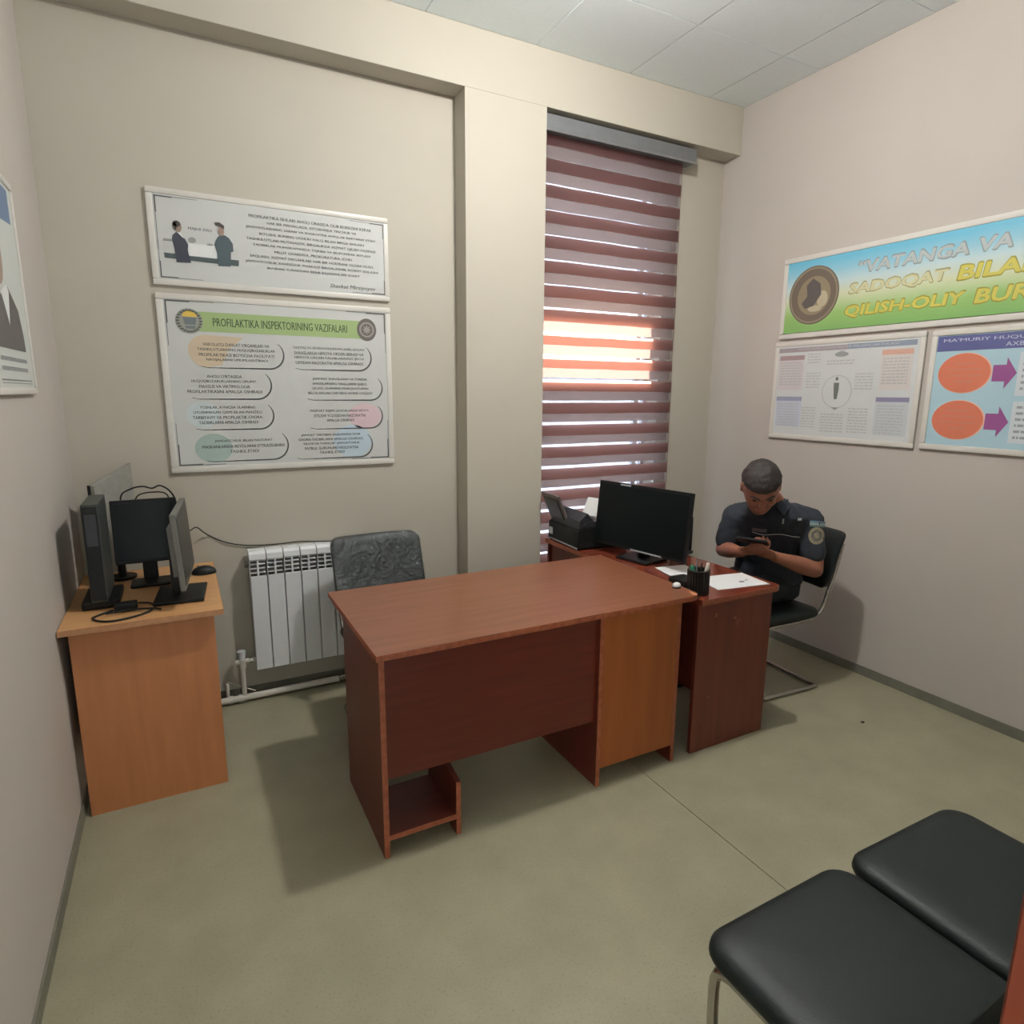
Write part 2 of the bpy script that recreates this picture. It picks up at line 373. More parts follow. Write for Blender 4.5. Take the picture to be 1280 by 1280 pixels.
def ring(cu_, cv, r0, r1, n=28, a0=0, a1=2*math.pi, sc=1.0):
    out = []
    for k in range(n):
        A = a0+(a1-a0)*k/n; Bq = a0+(a1-a0)*(k+1)/n
        out.append([(cu_+r0*math.cos(A)*sc, cv+r0*math.sin(A)), (cu_+r1*math.cos(A)*sc, cv+r1*math.sin(A)), (cu_+r1*math.cos(Bq)*sc, cv+r1*math.sin(Bq)), (cu_+r0*math.cos(Bq)*sc, cv+r0*math.sin(Bq))])
    return out
def corner_marks(sg, u0, u1, v0, v1, L1=.10, L2=.2, th=.006):
    q = []
    for (uu, su) in ((u0, 1), (u1, -1)):
        for (vv, sv) in ((v0, 1), (v1, -1)):
            q.append(rect(*sorted((uu, uu+su*L1)), *sorted((vv, vv+sv*th))))
            q.append(rect(*sorted((uu, uu+su*th)), *sorted((vv, vv+sv*L1))))
            q.append(rect(*sorted((uu+su*L1, uu+su*L2)), *sorted((vv, vv+sv*th*.35))))
            q.append(rect(*sorted((uu, uu+su*th*.35)), *sorted((vv+sv*L1, vv+sv*L2))))
    sg.multi('corner_line', q, .0135, .0142, P('grey_line', (92, 92, 90)), kind='stuff')

# ---- sign 1: picture + paragraph
t = thing('wall_sign', 'wide white framed sign with two printed men and a paragraph, above the larger sign', 'sign', (.48, 3.328, 2.03))
sg = Sign('back', YB, t)
sg.poly('panel', rect(-.045, 1.012, 2.045, 2.432), .003, .0128, paper)
sg.frame(-.055, 1.022, 2.034, 2.441, .026)
corner_marks(sg, -.022, .998, 2.066, 2.408, .07, .17, .005)
# printed picture
pic = sg.poly('printed_picture', rect(-.002, .305, 2.150, 2.218), .0128, .0134, P('pale_wall', (196, 198, 196)))
sg.poly('printed_floor', [(-.002, 2.172), (.305, 2.168), (.302, 2.142), (.0, 2.150)], .0134, .0140, P('dark_teal', (74, 86, 88)), pic)
sg.poly('printed_table', [(.096, 2.222), (.212, 2.222), (.212, 2.166), (.096, 2.168)], .0141, .0146, white_print, pic)
sg.multi('printed_blur', [ell(.115, 2.236, .016, .012, 14), ell(.186, 2.224, .014, .005, 12), rect(-.0, .04, 2.222, 2.232)], .0147, .0151, P('grey_blur', (150, 152, 150)), pic)
suit = P('navy_suit', (58, 62, 76)); uni = P('green_grey_uniform', (72, 86, 92)); face = P('printed_skin', (150, 128, 116)); dk = P('printed_hair', (70, 64, 62))
m1 = sg.poly('printed_figure', [(.045, 2.135), (.042, 2.19), (.035, 2.232), (.038, 2.248), (.052, 2.262), (.064, 2.262), (.074, 2.248), (.086, 2.238), (.098, 2.215), (.094, 2.19), (.104, 2.138)], .0147, .0153, suit, pic)
sg.multi('printed_face', [ell(.063, 2.285, .014, .022, 14)], .0154, .0158, face, pic)
sg.multi('printed_hair', [ell(.058, 2.298, .016, .013, 12), ell(.05, 2.288, .008, .017, 10)], .0159, .0162, dk, pic)
sg.poly('printed_collar', [(.058, 2.262), (.072, 2.262), (.082, 2.238)], .0154, .0157, white_print, pic)
m2 = sg.poly('printed_figure', [(.215, 2.135), (.214, 2.19), (.205, 2.225), (.212, 2.245), (.222, 2.262), (.235, 2.27), (.25, 2.272), (.268, 2.262), (.283, 2.238), (.284, 2.205), (.273, 2.2), (.268, 2.138)], .0147, .0153, uni, pic)
sg.multi('printed_face', [ell(.237, 2.287, .013, .02, 14)], .0154, .0158, face, pic)
sg.multi('printed_cap', [[(.212, 2.322), (.232, 2.325), (.252, 2.312), (.25, 2.296), (.236, 2.306), (.216, 2.312)]], .0159, .0163, dk, pic)
sg.text('MAJLIS ZALI', .103, .198, 2.277, 2.291, ink, d=.0134, bold=.02, parent=pic)
sg.lines(["PROFILAKTIKA ISHLARI AHOLI ORASIDA OLIB BORILISHI KERAK", "HAR BIR MAHALLADA, XIYOBONDA TINCHLIK VA", "JINOYATLARNING SABABI VA SHAROITINI ANIQLAB BARTARAF ETISH",
          "BO'LISHI, BUNING UCHUN XALQ BILAN BIRGA ISHLASH", "TASHKILOTLARI MUTASADDI, BIRGALIKDA XIZMAT QILISH VAZIFASI", "TADBIRLAR MUHOKAMASIDA TAJRIBA VA BILIM KERAK BO'LADI",
          "MILLIY GVARDIYA, PROKURATURA, ICHKI", "SAQLASH, XIZMAT ORGANLARI HAR BIR HODISANI OLDINI OLISH,", "JAMOATCHILIK XAVFSIZLIK MARKAZI BIRGALASHIB, DOIMIY ISHLASHI", "BU ISHNI YURAKDAN BERIB BAJARISHLARI SHART"],
         .648, 2.378, .0252, .0135, .63, ink, bold=.012)
sg.text('Shavkat Mirziyoyev', .717, .948, 2.076, 2.100, ink, shear=.25, bold=.012)

# ---- sign 2: duties board
t = thing('wall_sign', 'large white framed board with green title bar and eight text bubbles, over the radiator', 'sign', (.48, 3.328, 1.19))
sg = Sign('back', YB, t)
sg.poly('panel', rect(-.042, 1.010, 1.20, 1.992), .003, .0128, paper)
sg.frame(-.053, 1.022, 1.188, 2.002, .028)
corner_marks(sg, -.018, .992, 1.222, 1.972, .10, .2, .006)
bar = sg.poly('title_bar', rect(.10, .87, 1.840, 1.928), .0128, .0136, P('soft_green', (158, 180, 124)))
sg.text('PROFILAKTIKA INSPEKTORINING VAZIFALARI', .173, .793, 1.866, 1.903, P('dark_green', (66, 82, 52)), d=.0137, bold=.015, parent=bar)
# emblem left: ring of leaves with sun
e1 = sg.poly('emblem', ell(.075, 1.884, .056, .056, 32), .0137, .0145, P('emblem_grey', (150, 152, 144)))
sg.multi('wreath_leaf', [ell(.075+.047*math.cos(a*math.pi/11), 1.884+.047*math.sin(a*math.pi/11), .0075, .0045, 8) for a in range(22)], .0146, .0152, P('wreath_grey', (92, 96, 90)), e1)
sg.poly('emblem_sun', ell(.078, 1.902, .030, .028, 18, 0, math.pi*1.05), .0146, .0152, P('sun_yellow', (216, 184, 84)), e1)
sg.multi('emblem_landscape', [[(.05, 1.9), (.106, 1.9), (.1, 1.868), (.056, 1.868)], rect(.058, .098, 1.85, 1.862)], .0146, .0152, P('river_grey', (112, 122, 126)), e1)
e2 = sg.poly('emblem', ell(.894, 1.886, .05, .056, 32), .0137, .0145, P('emblem_dark', (104, 98, 94)))
sg.multi('emblem_ring', ring(.894, 1.886, .030, .038), .0146, .0151, P('emblem_light', (152, 148, 140)), e2)
sg.multi('emblem_star', [[(.894+(.026 if k % 2 == 0 else .012)*math.cos(k*math.pi/8), 1.886+(.026 if k % 2 == 0 else .012)*math.sin(k*math.pi/8)) for k in range(16)]], .0146, .0152, P('emblem_light', (152, 148, 140)), e2)
lc = P('bubble_line', (88, 92, 92))
def outline(pts, w0):  # stroke with varying width
    q = []
    n = len(pts)
    for i in range(n-1):
        (ax_, ay_), (bx_, by_) = pts[i], pts[i+1]; dx, dy = bx_-ax_, by_-ay_; L = math.hypot(dx, dy) or 1e-6
        wa = w0*max(.25, math.sin(math.pi*(i+.5)/(n))**.7); nx_, ny_ = -dy/L*wa/2, dx/L*wa/2
        q.append([(ax_+nx_, ay_+ny_), (bx_+nx_, by_+ny_), (bx_-nx_, by_-ny_), (ax_-nx_, ay_-ny_)])
    return q
def bubble(ul, ur, vb, vt, lines_, uc, vtop, wid, step=.0235, hg=.0145):
    r = (vt-vb)/2; c = (ur-r, vb+r); pts = [(ul, vb+.006), (ul+.03, vb)] + [(ul+.03+(c[0]-ul-.03)*k/6, vb) for k in range(1, 6)]
    pts += [(c[0]+r*math.cos(a), c[1]+r*math.sin(a)) for a in [math.radians(-90+10*k) for k in range(15)]]
    bb = sg.multi('bubble_outline', outline(pts, .008), .0137, .0142, lc)
    sg.lines(lines_, uc, vtop, step, hg, wid, ink, d=.0143, parent=bb, bold=.008)
def tint(c, ru, rv, rgb, nm): sg.poly('tint_spot', c if isinstance(c, list) else ell(c[0], c[1], ru, rv), .0129, .0134, P(nm, rgb))
tint([(.06+.075*(1-math.cos(a)), 1.752+.074*math.sin(a)) for a in [math.radians(90-12*k) for k in range(16)]][::-1] + [(.30, 1.82), (.23, 1.76), (.20, 1.69)][::1], 0, 0, (206, 188, 162), 'tint_peach')
tint((.135, 1.30), .082, .070, (166, 186, 180), 'tint_teal')
tint((.10, 1.46), .07, .06, (196, 208, 210), 'tint_ice')
tint((.87, 1.445), .088, .066, (214, 190, 196), 'tint_pink')
tint((.80, 1.315), .10, .085, (186, 204, 216), 'tint_blue')
bubble(.11, .478, 1.677, 1.812, ["VAKOLATLI DAVLAT ORGANLARI VA", "TASHKILOTLARINING HUQUQBUZARLIKLAR", "PROFILAKTIKASI BO'YICHA FAOLIYATI", "NATIJALARINI UMUMLASHTIRADI"], .268, 1.791, .34)
bubble(.06, .412, 1.532, 1.668, ["AHOLI O'RTASIDA", "HUQUQBUZARLIKLARNING UMUMIY,", "MAXSUS VA VIKTIMOLOGIK", "PROFILAKTIKASINI AMALGA OSHIRADI"], .205, 1.645, .325)
bubble(.065, .414, 1.388, 1.520, ["YOSHLAR, AYNIQSA ULARNING", "UYUSHMAGAN QISMI BILAN MANZILLI", "TARBIYAVIY VA PROFILAKTIK CHORA-", "TADBIRLARNI AMALGA OSHIRADI"], .21, 1.500, .31)
bubble(.10, .474, 1.236, 1.380, ["JAMOATCHILIK BILAN NAZORAT", "MASKANLARIDA REYDLARNI O'TKAZILISHINI", "TASHKIL ETADI"], .27, 1.340, .37, .0255)
bubble(.53, .912, 1.678, 1.812, ["TAZYIQ VA ZO'RAVONLIKDAN JABRLANGAN", "SHAXSLARGA HIMOYA ORDERI BERADI VA", "HIMOYA ORDERI TALABLARINING IJROSI", "USTIDAN NAZORATNI AMALGA OSHIRADI"], .70, 1.790, .355)
bubble(.58, .966, 1.528, 1.655, ["JISMONIY SHAXSLARNI VA YURIDIK", "SHAXSLARNING VAKILLARINI QABUL", "QILADI, ULARNING MUROJAATLARINI", "BELGILANGAN TARTIBDA KO'RIB CHIQADI"], .748, 1.640, .325)
bubble(.588, .963, 1.382, 1.512, ["PASPORT REJIMI QOIDALARIGA RIOYA", "ETILISHI YUZASIDAN NAZORATNI", "AMALGA OSHIRADI"], .74, 1.480, .30)
bubble(.515, .903, 1.231, 1.365, ["JAMOAT TARTIBINI SAQLASHGA DOIR", "CHORA-TADBIRLARNI AMALGA OSHIRADI,", "\"FIDOKOR YOSHLAR\" JAMOATCHILIK", "PATRUL GURUHLARI FAOLIYATINI", "TASHKIL ETADI"], .69, 1.358, .33, .0222)

# ---- banner on the right wall (u = -y)
t = thing('wall_banner', 'long blue and green banner with big yellow and silver capital letters and round badge', 'banner', (XR-.002, 1.7, 1.93))
sg = Sign('right', XR, t)
def grad_mat():
    m = bpy.data.materials.new('print_sky_to_grass'); m.use_nodes = True; tr = m.node_tree; b = tr.nodes['Principled BSDF']; b.inputs['Roughness'].default_value = .45
    g = tr.nodes.new('ShaderNodeNewGeometry'); sx = tr.nodes.new('ShaderNodeSeparateXYZ'); mr = tr.nodes.new('ShaderNodeMapRange')
    mr.inputs['From Min'].default_value = 1.94; mr.inputs['From Max'].default_value = 2.345
    nz = tr.nodes.new('ShaderNodeTexNoise'); nz.inputs['Scale'].default_value = 5
    tr.links.new(g.outputs['Position'], sx.inputs[0]); tr.links.new(g.outputs['Position'], nz.inputs[0])
    ad = tr.nodes.new('ShaderNodeMath'); ad.operation = 'MULTIPLY_ADD'; ad.inputs[1].default_value = .10
    tr.links.new(nz.outputs[0], ad.inputs[0]); tr.links.new(mr.outputs[0], ad.inputs[2])
    tr.links.new(sx.outputs[2], mr.inputs['Value'])
    r = tr.nodes.new('ShaderNodeValToRGB'); r.color_ramp.elements[0].position = .05; r.color_ramp.elements[0].color = (*lin((128, 176, 102)), 1)
    r.color_ramp.elements[1].position = 1.0; r.color_ramp.elements[1].color = (*lin((112, 188, 216)), 1)
    for p_, c_ in ((.28, (150, 190, 112)), (.50, (206, 212, 178)), (.68, (192, 212, 214)), (.84, (146, 198, 216))):
        e = r.color_ramp.elements.new(p_); e.color = (*lin(c_), 1)
    tr.links.new(ad.outputs[0], r.inputs[0]); tr.links.new(r.outputs[0], b.inputs['Base Color']); return m
sg.poly('panel', rect(-2.74, -.62, 1.938, 2.346), .003, .0128, grad_mat())
sg.frame(-2.768, -.59, 1.905, 2.372, .030)
em_ = sg.poly('badge', ell(-2.553, 2.141, .163, .163, 40), .0130, .0145, P('badge_bronze', (112, 100, 88)))
sg.multi('badge_rim', ring(-2.553, 2.141, .146, .156, 36), .0146, .0152, P('badge_rim', (142, 132, 112)), em_)
sg.poly('badge_field', ell(-2.548, 2.138, .108, .108, 32), .0146, .0152, P('badge_field', (142, 130, 106)), em_)
sg.multi('badge_crest', [[(-2.60, 2.20), (-2.56, 2.235), (-2.51, 2.20), (-2.50, 2.14), (-2.545, 2.08), (-2.60, 2.07), (-2.625, 2.10), (-2.59, 2.14)]], .0153, .0158, P('badge_crest', (92, 86, 84)), em_)
sg.multi('badge_highlight', [ell(-2.49, 2.115, .035, .045, 16), ell(-2.535, 2.065, .045, .018, 16)], .0153, .0157, P('badge_light', (182, 172, 146)), em_)
sg.text("POLICE DEPARTMENT", -2.62, -2.49, 2.262, 2.276, P('badge_rim', (142, 132, 112)), d=.0153, parent=em_) if False else None
silver_p = P('letter_silver', (182, 190, 190)); sil_e = P('letter_silver_edge', (144, 156, 158)); yel = P('letter_yellow', (206, 196, 92)); yel_e = P('letter_yellow_edge', (158, 152, 62)); cream = P('letter_cream', (206, 204, 160)); cream_e = P('letter_cream_edge', (160, 158, 118))
def big(txt, u0, u1, v0, v1, a, b_):
    sg.text(txt, u0, u1, v0, v1, b_, d=.0131, bold=.05, shear=.12)
    sg.text(txt, u0+.006, u1-.006, v0+.007, v1-.007, a, d=.0137, bold=.028, shear=.12)
big("\u201cVATANGA", -2.291, -1.736, 2.216, 2.287, silver_p, sil_e)
big("VA", -1.705, -1.560, 2.218, 2.291, silver_p, sil_e)
big("XAL", -1.515, -1.22, 2.220, 2.291, silver_p, sil_e)
big("SADOQAT", -2.335, -1.813, 2.104, 2.178, cream, cream_e)
big("BILAN", -1.782, -1.41, 2.105, 2.182, yel, yel_e)
big("QILISH-OLIY", -2.348, -1.728, 1.985, 2.064, yel, yel_e)
big("BURCHIMIZ", -1.697, -1.05, 1.988, 2.066, yel, yel_e)

# ---- poster D, faint chart
t = thing('wall_poster', 'pale framed chart with coloured headings round a standing figure, above the seated man', 'poster', (XR-.002, 2.34, 1.31))
sg = Sign('right', XR, t)
sg.poly('panel', rect(-2.762, -1.905, 1.322, 1.868), .003, .0128, P('chart_paper', (206, 210, 210)))
sg.frame(-2.785, -1.884, 1.304, 1.888, .028)
hd = sg.multi('heading_bar', [rect(-2.755, -2.30, 1.823, 1.849)], .0129, .0135, P('heading_mauve', (160, 152, 156)))
sg.multi('heading_bar', [rect(-2.30, -1.925, 1.824, 1.851)], .0129, .0135, P('heading_blue_grey', (142, 154, 170)))
sg.text('HUQUQBUZARLIKLAR PROFILAKTIKASI', -2.62, -2.02, 1.830, 1.844, P('pale_letter', (190, 190, 194)), d=.0136)
for u0, u1, v0, v1, c_, nm in ((-2.745, -2.572, 1.777, 1.804, (166, 146, 148), 'red_grey'), (-2.101, -1.938, 1.781, 1.808, (210, 168, 150), 'salmon'), (-2.747, -2.567, 1.535, 1.560, (150, 156, 178), 'blue'), (-2.108, -1.931, 1.537, 1.561, (138, 134, 162), 'violet')):
    sg.poly('heading_bar', rect(u0, u1, v0, v1), .0129, .0135, P('head_'+nm, c_))
for u0, u1, v0, v1, c_, nm in ((-2.745, -2.572, 1.60, 1.777, (206, 200, 202), 'a'), (-2.101, -1.938, 1.60, 1.781, (210, 204, 200), 'b'), (-2.747, -2.567, 1.38, 1.535, (192, 200, 214), 'c'), (-2.108, -1.931, 1.36, 1.537, (194, 200, 204), 'd')):
    sg.poly('tint_field', rect(u0, u1, v0, v1), .0129, .0132, P('field_'+nm, c_))
fg = P('faint_grey', (150, 154, 154)); fg2 = P('fainter_grey', (182, 186, 186))
ci = sg.multi('chart_ring', ring(-2.344, 1.590, .088, .093, 36), .0129, .0134, fg2)
sg.multi('standing_figure', [ell(-2.348, 1.662, .009, .011, 10), [(-2.365, 1.64), (-2.332, 1.64), (-2.332, 1.60), (-2.338, 1.548), (-2.356, 1.548), (-2.362, 1.60)]], .0135, .014, P('figure_grey', (108, 112, 110)), ci)
sg.poly('arrow', [(-2.37, 1.502), (-2.318, 1.502), (-2.344, 1.486)], .0135, .014, fg, ci)
sg.multi('chart_emblem', [ell(-2.335, 1.797, .042, .014, 16), rect(-2.35, -2.318, 1.812, 1.816)], .0129, .0134, fg)
def para(u0, u1, v1, n, step=.016, h=.007, m=fg2, seed=1):
    rnd = random.Random(seed); q = []
    for i in range(n):
        u = u0
        while u < u1-.01:
            wd = rnd.uniform(.012, .035); 
            if u+wd > u1: wd = u1-u
            q.append(rect(u, u+wd-.005, v1-i*step-h, v1-i*step)); u += wd
    return q
q = []
for a in ((-2.735, -2.58, 1.765, 9), (-2.09, -1.95, 1.765, 9), (-2.735, -2.58, 1.52, 9), (-2.095, -1.945, 1.52, 10), (-2.55, -2.46, 1.81, 4), (-2.55, -2.45, 1.70, 6), (-2.24, -2.13, 1.69, 6), (-2.56, -2.46, 1.50, 8), (-2.43, -2.28, 1.465, 7), (-2.26, -2.14, 1.50, 9), (-2.42, -2.25, 1.765, 2)):
    q += para(*a, seed=int(a[2]*1000))
sg.multi('text_block', q, .0135, .0138, fg2, kind='stuff')
# ---- poster E, light blue with orange ellipses
t = thing('wall_poster', 'light blue framed poster with orange ellipses and purple arrows, right of the pale chart', 'poster', (XR-.002, 1.4, 1.31))
sg = Sign('right', XR, t)
sg.poly('panel', rect(-1.828, -.95, 1.332, 1.856), .003, .0128, P('light_blue', (172, 204, 216)))
sg.frame(-1.856, -.92, 1.306, 1.886, .028)
hb = sg.poly('heading_bar', rect(-1.826, -.952, 1.783, 1.854), .0129, .0136, P('head_indigo', (92, 96, 146)))
wl_ = P('heading_letter', (190, 192, 212))
sg.text("MA'MURIY HUQUQBUZARLIK HAQIDAGI", -1.80, -.99, 1.823, 1.841, wl_, d=.0137, parent=hb, bold=.01)
sg.text("AXBOROT TIZIMI", -1.535, -1.24, 1.794, 1.813, wl_, d=.0137, parent=hb, bold=.01)
org = P('ellipse_orange', (214, 122, 94)); orl = P('ellipse_rim', (234, 186, 170)); pur = P('arrow_purple', (150, 84, 142)); ol = P('ellipse_letter', (196, 136, 116))
for (cu_, cv) in ((-1.693, 1.678), (-1.695, 1.457)):
    e_ = sg.poly('ellipse_rim', ell(cu_+.003, cv, .118, .095), .0129, .0134, orl)
    sg.poly('ellipse', ell(cu_, cv, .114, .092), .0135, .0140, org, e_)
    sg.lines(["FUQAROLAR", "MUROJAATLARINI", "KO'RIB CHIQISH", "TARTIBI"], cu_, cv+.05, .028, .013, .15, ol, d=.0141, parent=e_)
for (c0, cv) in ((-1.571, 1.674), (-1.575, 1.455)):
    sg.poly('arrow', [(c0, cv-.037), (c0+.052, cv-.037), (c0+.052, cv-.070), (c0+.096, cv), (c0+.052, cv+.070), (c0+.052, cv+.037), (c0, cv+.037)], .0129, .0137, pur)
for (v0, v1) in ((1.573, 1.765), (1.362, 1.548)):
    bx_ = sg.poly('text_box', rect(-1.472, -.97, v0, v1), .0129, .0135, P('box_white', (206, 214, 220)))
    sg.multi('text_block', para(-1.455, -1.0, v1-.02, 6, .027, .011, ink, 5), .0136, .0139, P('box_ink', (150, 155, 160)), bx_)
# ---- portrait on the left wall (u = y)
t = thing('wall_portrait', 'framed portrait of a person in a dark grey suit on the left wall', 'picture', (XL+.002, 2.42, 1.55))
sg = Sign('left', XL, t)
sg.poly('panel', rect(2.20, 2.672, 1.575, 2.200), .003, .0128, P('portrait_paper', (200, 204, 200)))
sg.frame(2.175, 2.70, 1.555, 2.222, .022)
sg.poly('blue_field', [(2.21, 2.186), (2.628, 2.186), (2.628, 2.085), (2.53, 2.078), (2.21, 2.05)], .0129, .0134, P('portrait_blue', (104, 126, 158)))
sg.poly('suit', [(2.21, 1.688), (2.605, 1.690), (2.598, 1.74), (2.565, 1.815), (2.48, 1.862), (2.44, 1.88), (2.36, 1.84), (2.25, 1.87), (2.21, 1.85)], .0129, .0135, P('portrait_suit', (96, 92, 90)))
sg.poly('shirt_collar', [(2.36, 1.85), (2.44, 1.88), (2.46, 1.86), (2.42, 1.76)], .0136, .0139, white_print)
sg.poly('face', ell(2.365, 1.955, .062, .085, 24), .0136, .0141, P('portrait_skin', (160, 138, 124)))
sg.poly('hair', ell(2.36, 2.01, .066, .055, 20, -.1, math.pi+.1), .0142, .0146, P('portrait_hair', (96, 88, 84)))
q = para(2.25, 2.60, 1.665, 2, .028, .012, ink, 9); sg.multi('text_block', q, .0130, .0134, P('portrait_ink', (142, 146, 146)))
sg.multi('rule_line', [rect(2.23, 2.64, 1.596, 1.600), rect(2.23, 2.64, 1.588, 1.590)], .0130, .0134, P('portrait_rule', (126, 130, 126)))

# ------------------------------------------------------------------ front desk
t = thing('desk', 'cherry brown desk with an orange cabinet front, standing in the middle of the room', 'desk', (1.18, 2.1, 0))
DZ = .75
b = B(); TX0, TX1, TY0, TY1 = .489, 1.872, 1.835, 2.560
prof = [(TX0, TY0), (TX1-.05, TY0)] + [(TX1-.05+.05*math.sin(math.radians(a)), TY0+.05-.05*math.cos(math.radians(a))) for a in (15, 30, 45, 60, 75, 90)] + [(TX1, TY1), (TX0, TY1)]
b.prism([Vector((x, y, DZ-.022)) for x, y in prof], (0, 0, .0215))
top = obj('tabletop', b, cherry_top, t)
eb_ = B()
for i in range(9):   # front edge band, chipped here and there
    xa = TX0+(TX1-.05-TX0)*i/9; xb_ = TX0+(TX1-.05-TX0)*(i+1)/9
    eb_.box(xa, xb_, TY0-.0015, TY0+.001, DZ-.0225+random.uniform(0, .003), DZ-.0005-random.uniform(0, .004))
eb_.box(TX0-.0015, TX0+.001, TY0, TY1, DZ-.0225, DZ-.0008)
obj('edge_band', eb_, edge_m, top, label='lighter worn edge band')
obj('side_panel', B().box(.500, .518, 1.858, 2.355, 0, DZ-.022), cherry_dark_y, t)
eb2 = obj('edge_band', B().box(.4995, .5185, 1.8565, 1.8585, 0.002, DZ-.0225), edge_m, t)
obj('modesty_panel', B().box(.519, 1.372, 1.872, 1.890, .285, DZ-.022), cherry_dark, t)
# computer shelf
obj('low_shelf', B().box(.519, .765, 1.860, 2.13, .064, .082), cherry_dark, t)
obj('edge_band', B().box(.519, .765, 1.8575, 1.8600, .0635, .0825), edge_m, t)
b = B(); b.prism([Vector((.765, y, z)) for y, z in ((1.860, 0), (2.15, 0), (2.15, .24), (2.03, .24), (1.860, .208))], (.017, 0, 0))
obj('shelf_upright', b, cherry_dark_y, t)
obj('edge_band', B().box(.7645, .7825, 1.8575, 1.8600, 0, .208), edge_m, t)
# pedestal
obj('side_panel', B().box(1.372, 1.389, 1.858, 2.33, 0, DZ-.022), cherry_dark_y, t)
obj('side_panel', B().box(1.765, 1.782, 1.858, 2.33, 0, DZ-.022), cherry_dark_y, t)
obj('edge_band', B().box(1.3715, 1.3895, 1.8560, 1.8580, 0, DZ-.022), edge_m, t)
obj('edge_band', B().box(1.7645, 1.7825, 1.8560, 1.8580, 0, DZ-.022), edge_m, t)
obj('cabinet_front', B().box(1.390, 1.764, 1.856, 1.872, .078, DZ-.0225, bev=.001), door_m, t, label='orange brown cabinet front')
obj('cabinet_floor', B().box(1.390, 1.764, 1.875, 2.32, .080, .096), cherry_dark, t)
for i in range(3):
    dz = .10+.205*i
    d_ = obj('drawer_front', B().box(1.392, 1.762, 2.33, 2.346, dz, dz+.2, bev=.001), door_m, t)
    obj('drawer_knob', B().cyl((1.577, 2.346, dz+.1), (1.577, 2.366, dz+.1), .011, 14), chrome, d_, smooth=True)

# ------------------------------------------------------------------ side desk (printer, screen, seated man)
SZ = .72
t2 = thing('desk', 'dark cherry desk against the window wall holding the printer and screen', 'desk', (2.12, 2.5, 0))
b = B(); X0, X1, Y0, Y1 = 1.876, 2.362, 1.836, 3.12
prof = [(X0, Y0), (X1-.03, Y0), (X1-.009, Y0+.009), (X1, Y0+.03), (X1, Y1), (X0, Y1)]
b.prism([Vector((x, y, SZ-.024)) for x, y in prof], (0, 0, .0235)); tp2 = obj('tabletop', b, wood('cherry_gloss_top', (118, 54, 38), (102, 45, 31), .18), t2)
obj('edge_band', B().box(X0-.001, X1-.03, Y0-.0015, Y0+.001, SZ-.024, SZ-.001), edge_m, tp2)
obj('edge_band', B().box(X0-.0015, X0+.001, TY1+.01, Y1, SZ-.024, SZ-.001), edge_m, tp2)
obj('end_panel', B().box(1.884, 2.335, 1.862, 1.880, 0, SZ-.024), wood('cherry_end_panel', (122, 58, 44), (104, 46, 34), .32, (12, 12, 1.0)), t2, label='scuffed dark red end panel')
obj('end_panel', B().box(1.884, 2.335, 3.09, 3.108, 0, SZ-.024), cherry_dark_y, t2)
obj('modesty_panel', B().box(1.896, 1.914, 1.881, 3.089, .29, SZ-.024), cherry_dark, t2)
# scuffs on the end panel
sc = B()
for (x, z, w_, h_) in ((2.105, .60, .016, .008), (2.12, .575, .005, .022), (2.135, .583, .018, .003), (1.99, .63, .008, .018), (1.975, .25, .008, .006)):
    sc.box(x-w_/2, x+w_/2, 1.8612, 1.8621, z-h_/2, z+h_/2)
obj('scuff_mark', sc, P('pale_scuff', (158, 102, 88)), t2)

# ------------------------------------------------------------------ beech desk, left
t3 = thing('desk', 'light beech desk in the left corner carrying computers', 'desk', (-.17, 2.9, 0))
tp = obj('tabletop', B().box(-.436, .088, 2.535, 3.30, DZ-.022, DZ-.001, bev=.001), beech_top, t3)
obj('edge_band', B().box(-.436, .088, 2.5325, 2.5352, DZ-.0225, DZ-.001).box(.0875, .090, 2.535, 3.30, DZ-.0225, DZ-.001), beech_edge, tp)
obj('end_panel', B().box(-.412, .056, 2.575, 2.592, 0, DZ-.022), beech_m, t3)
obj('end_panel', B().box(-.412, .062, 3.075, 3.092, 0, DZ-.022), beech_m, t3)
obj('modesty_panel', B().box(-.405, -.388, 2.593, 3.074, .25, DZ-.022), beech_m, t3)
for (x, z) in ((-.12, .655), (-.18, .42), (.02, .60)):
    pass

# ------------------------------------------------------------------ radiator and pipes
t = thing('radiator', 'white aluminium panel radiator on the back wall under the large board', 'radiator', (.52, 3.27, .17))
for i in range(7):
    xa = .246+.0815*i
    b = B().box(xa, xa+.077, 3.228, 3.236, .175, .668, bev=.003)
    b.box(xa+.034, xa+.043, 3.236, 3.312, .19, .76)
    b.box(xa+.002, xa+.075, 3.300, 3.310, .20, .76)
    s_ = obj('section', b, rad_m, t)
    hb_ = B(); hb_.prism([Vector((xa, y, z)) for y, z in ((3.236, .742), (3.229, .752), (3.232, .778), (3.245, .792), (3.305, .794), (3.312, .742))], (.077, 0, 0)); obj('top_cap', hb_, rad_m, s_)
    gb = B()
    for k in range(3): gb.box(xa+.004, xa+.073, 3.231, 3.300, .682+.022*k, .6855+.022*k)
    gb.box(xa+.034, xa+.042, 3.230, 3.25, .668, .745).box(xa, xa+.0035, 3.236, 3.305, .668, .745)
    obj('grille_fin', gb, rad_m, s_)
    obj('gap_shade', B().box(xa+.003, xa+.074, 3.262, 3.266, .655, .748), rad_in, s_)  # grey sheet behind the fins, shade put into its colour
obj('end_plug', B().cyl((.226, 3.268, .725), (.248, 3.268, .725), .016, 14), grey_pl, t, smooth=True)
for zz in (.62,):
    for xx in (.33, .74): obj('bracket', B().box(xx, xx+.02, 3.30, 3.33, .70, .73), rad_m, t)
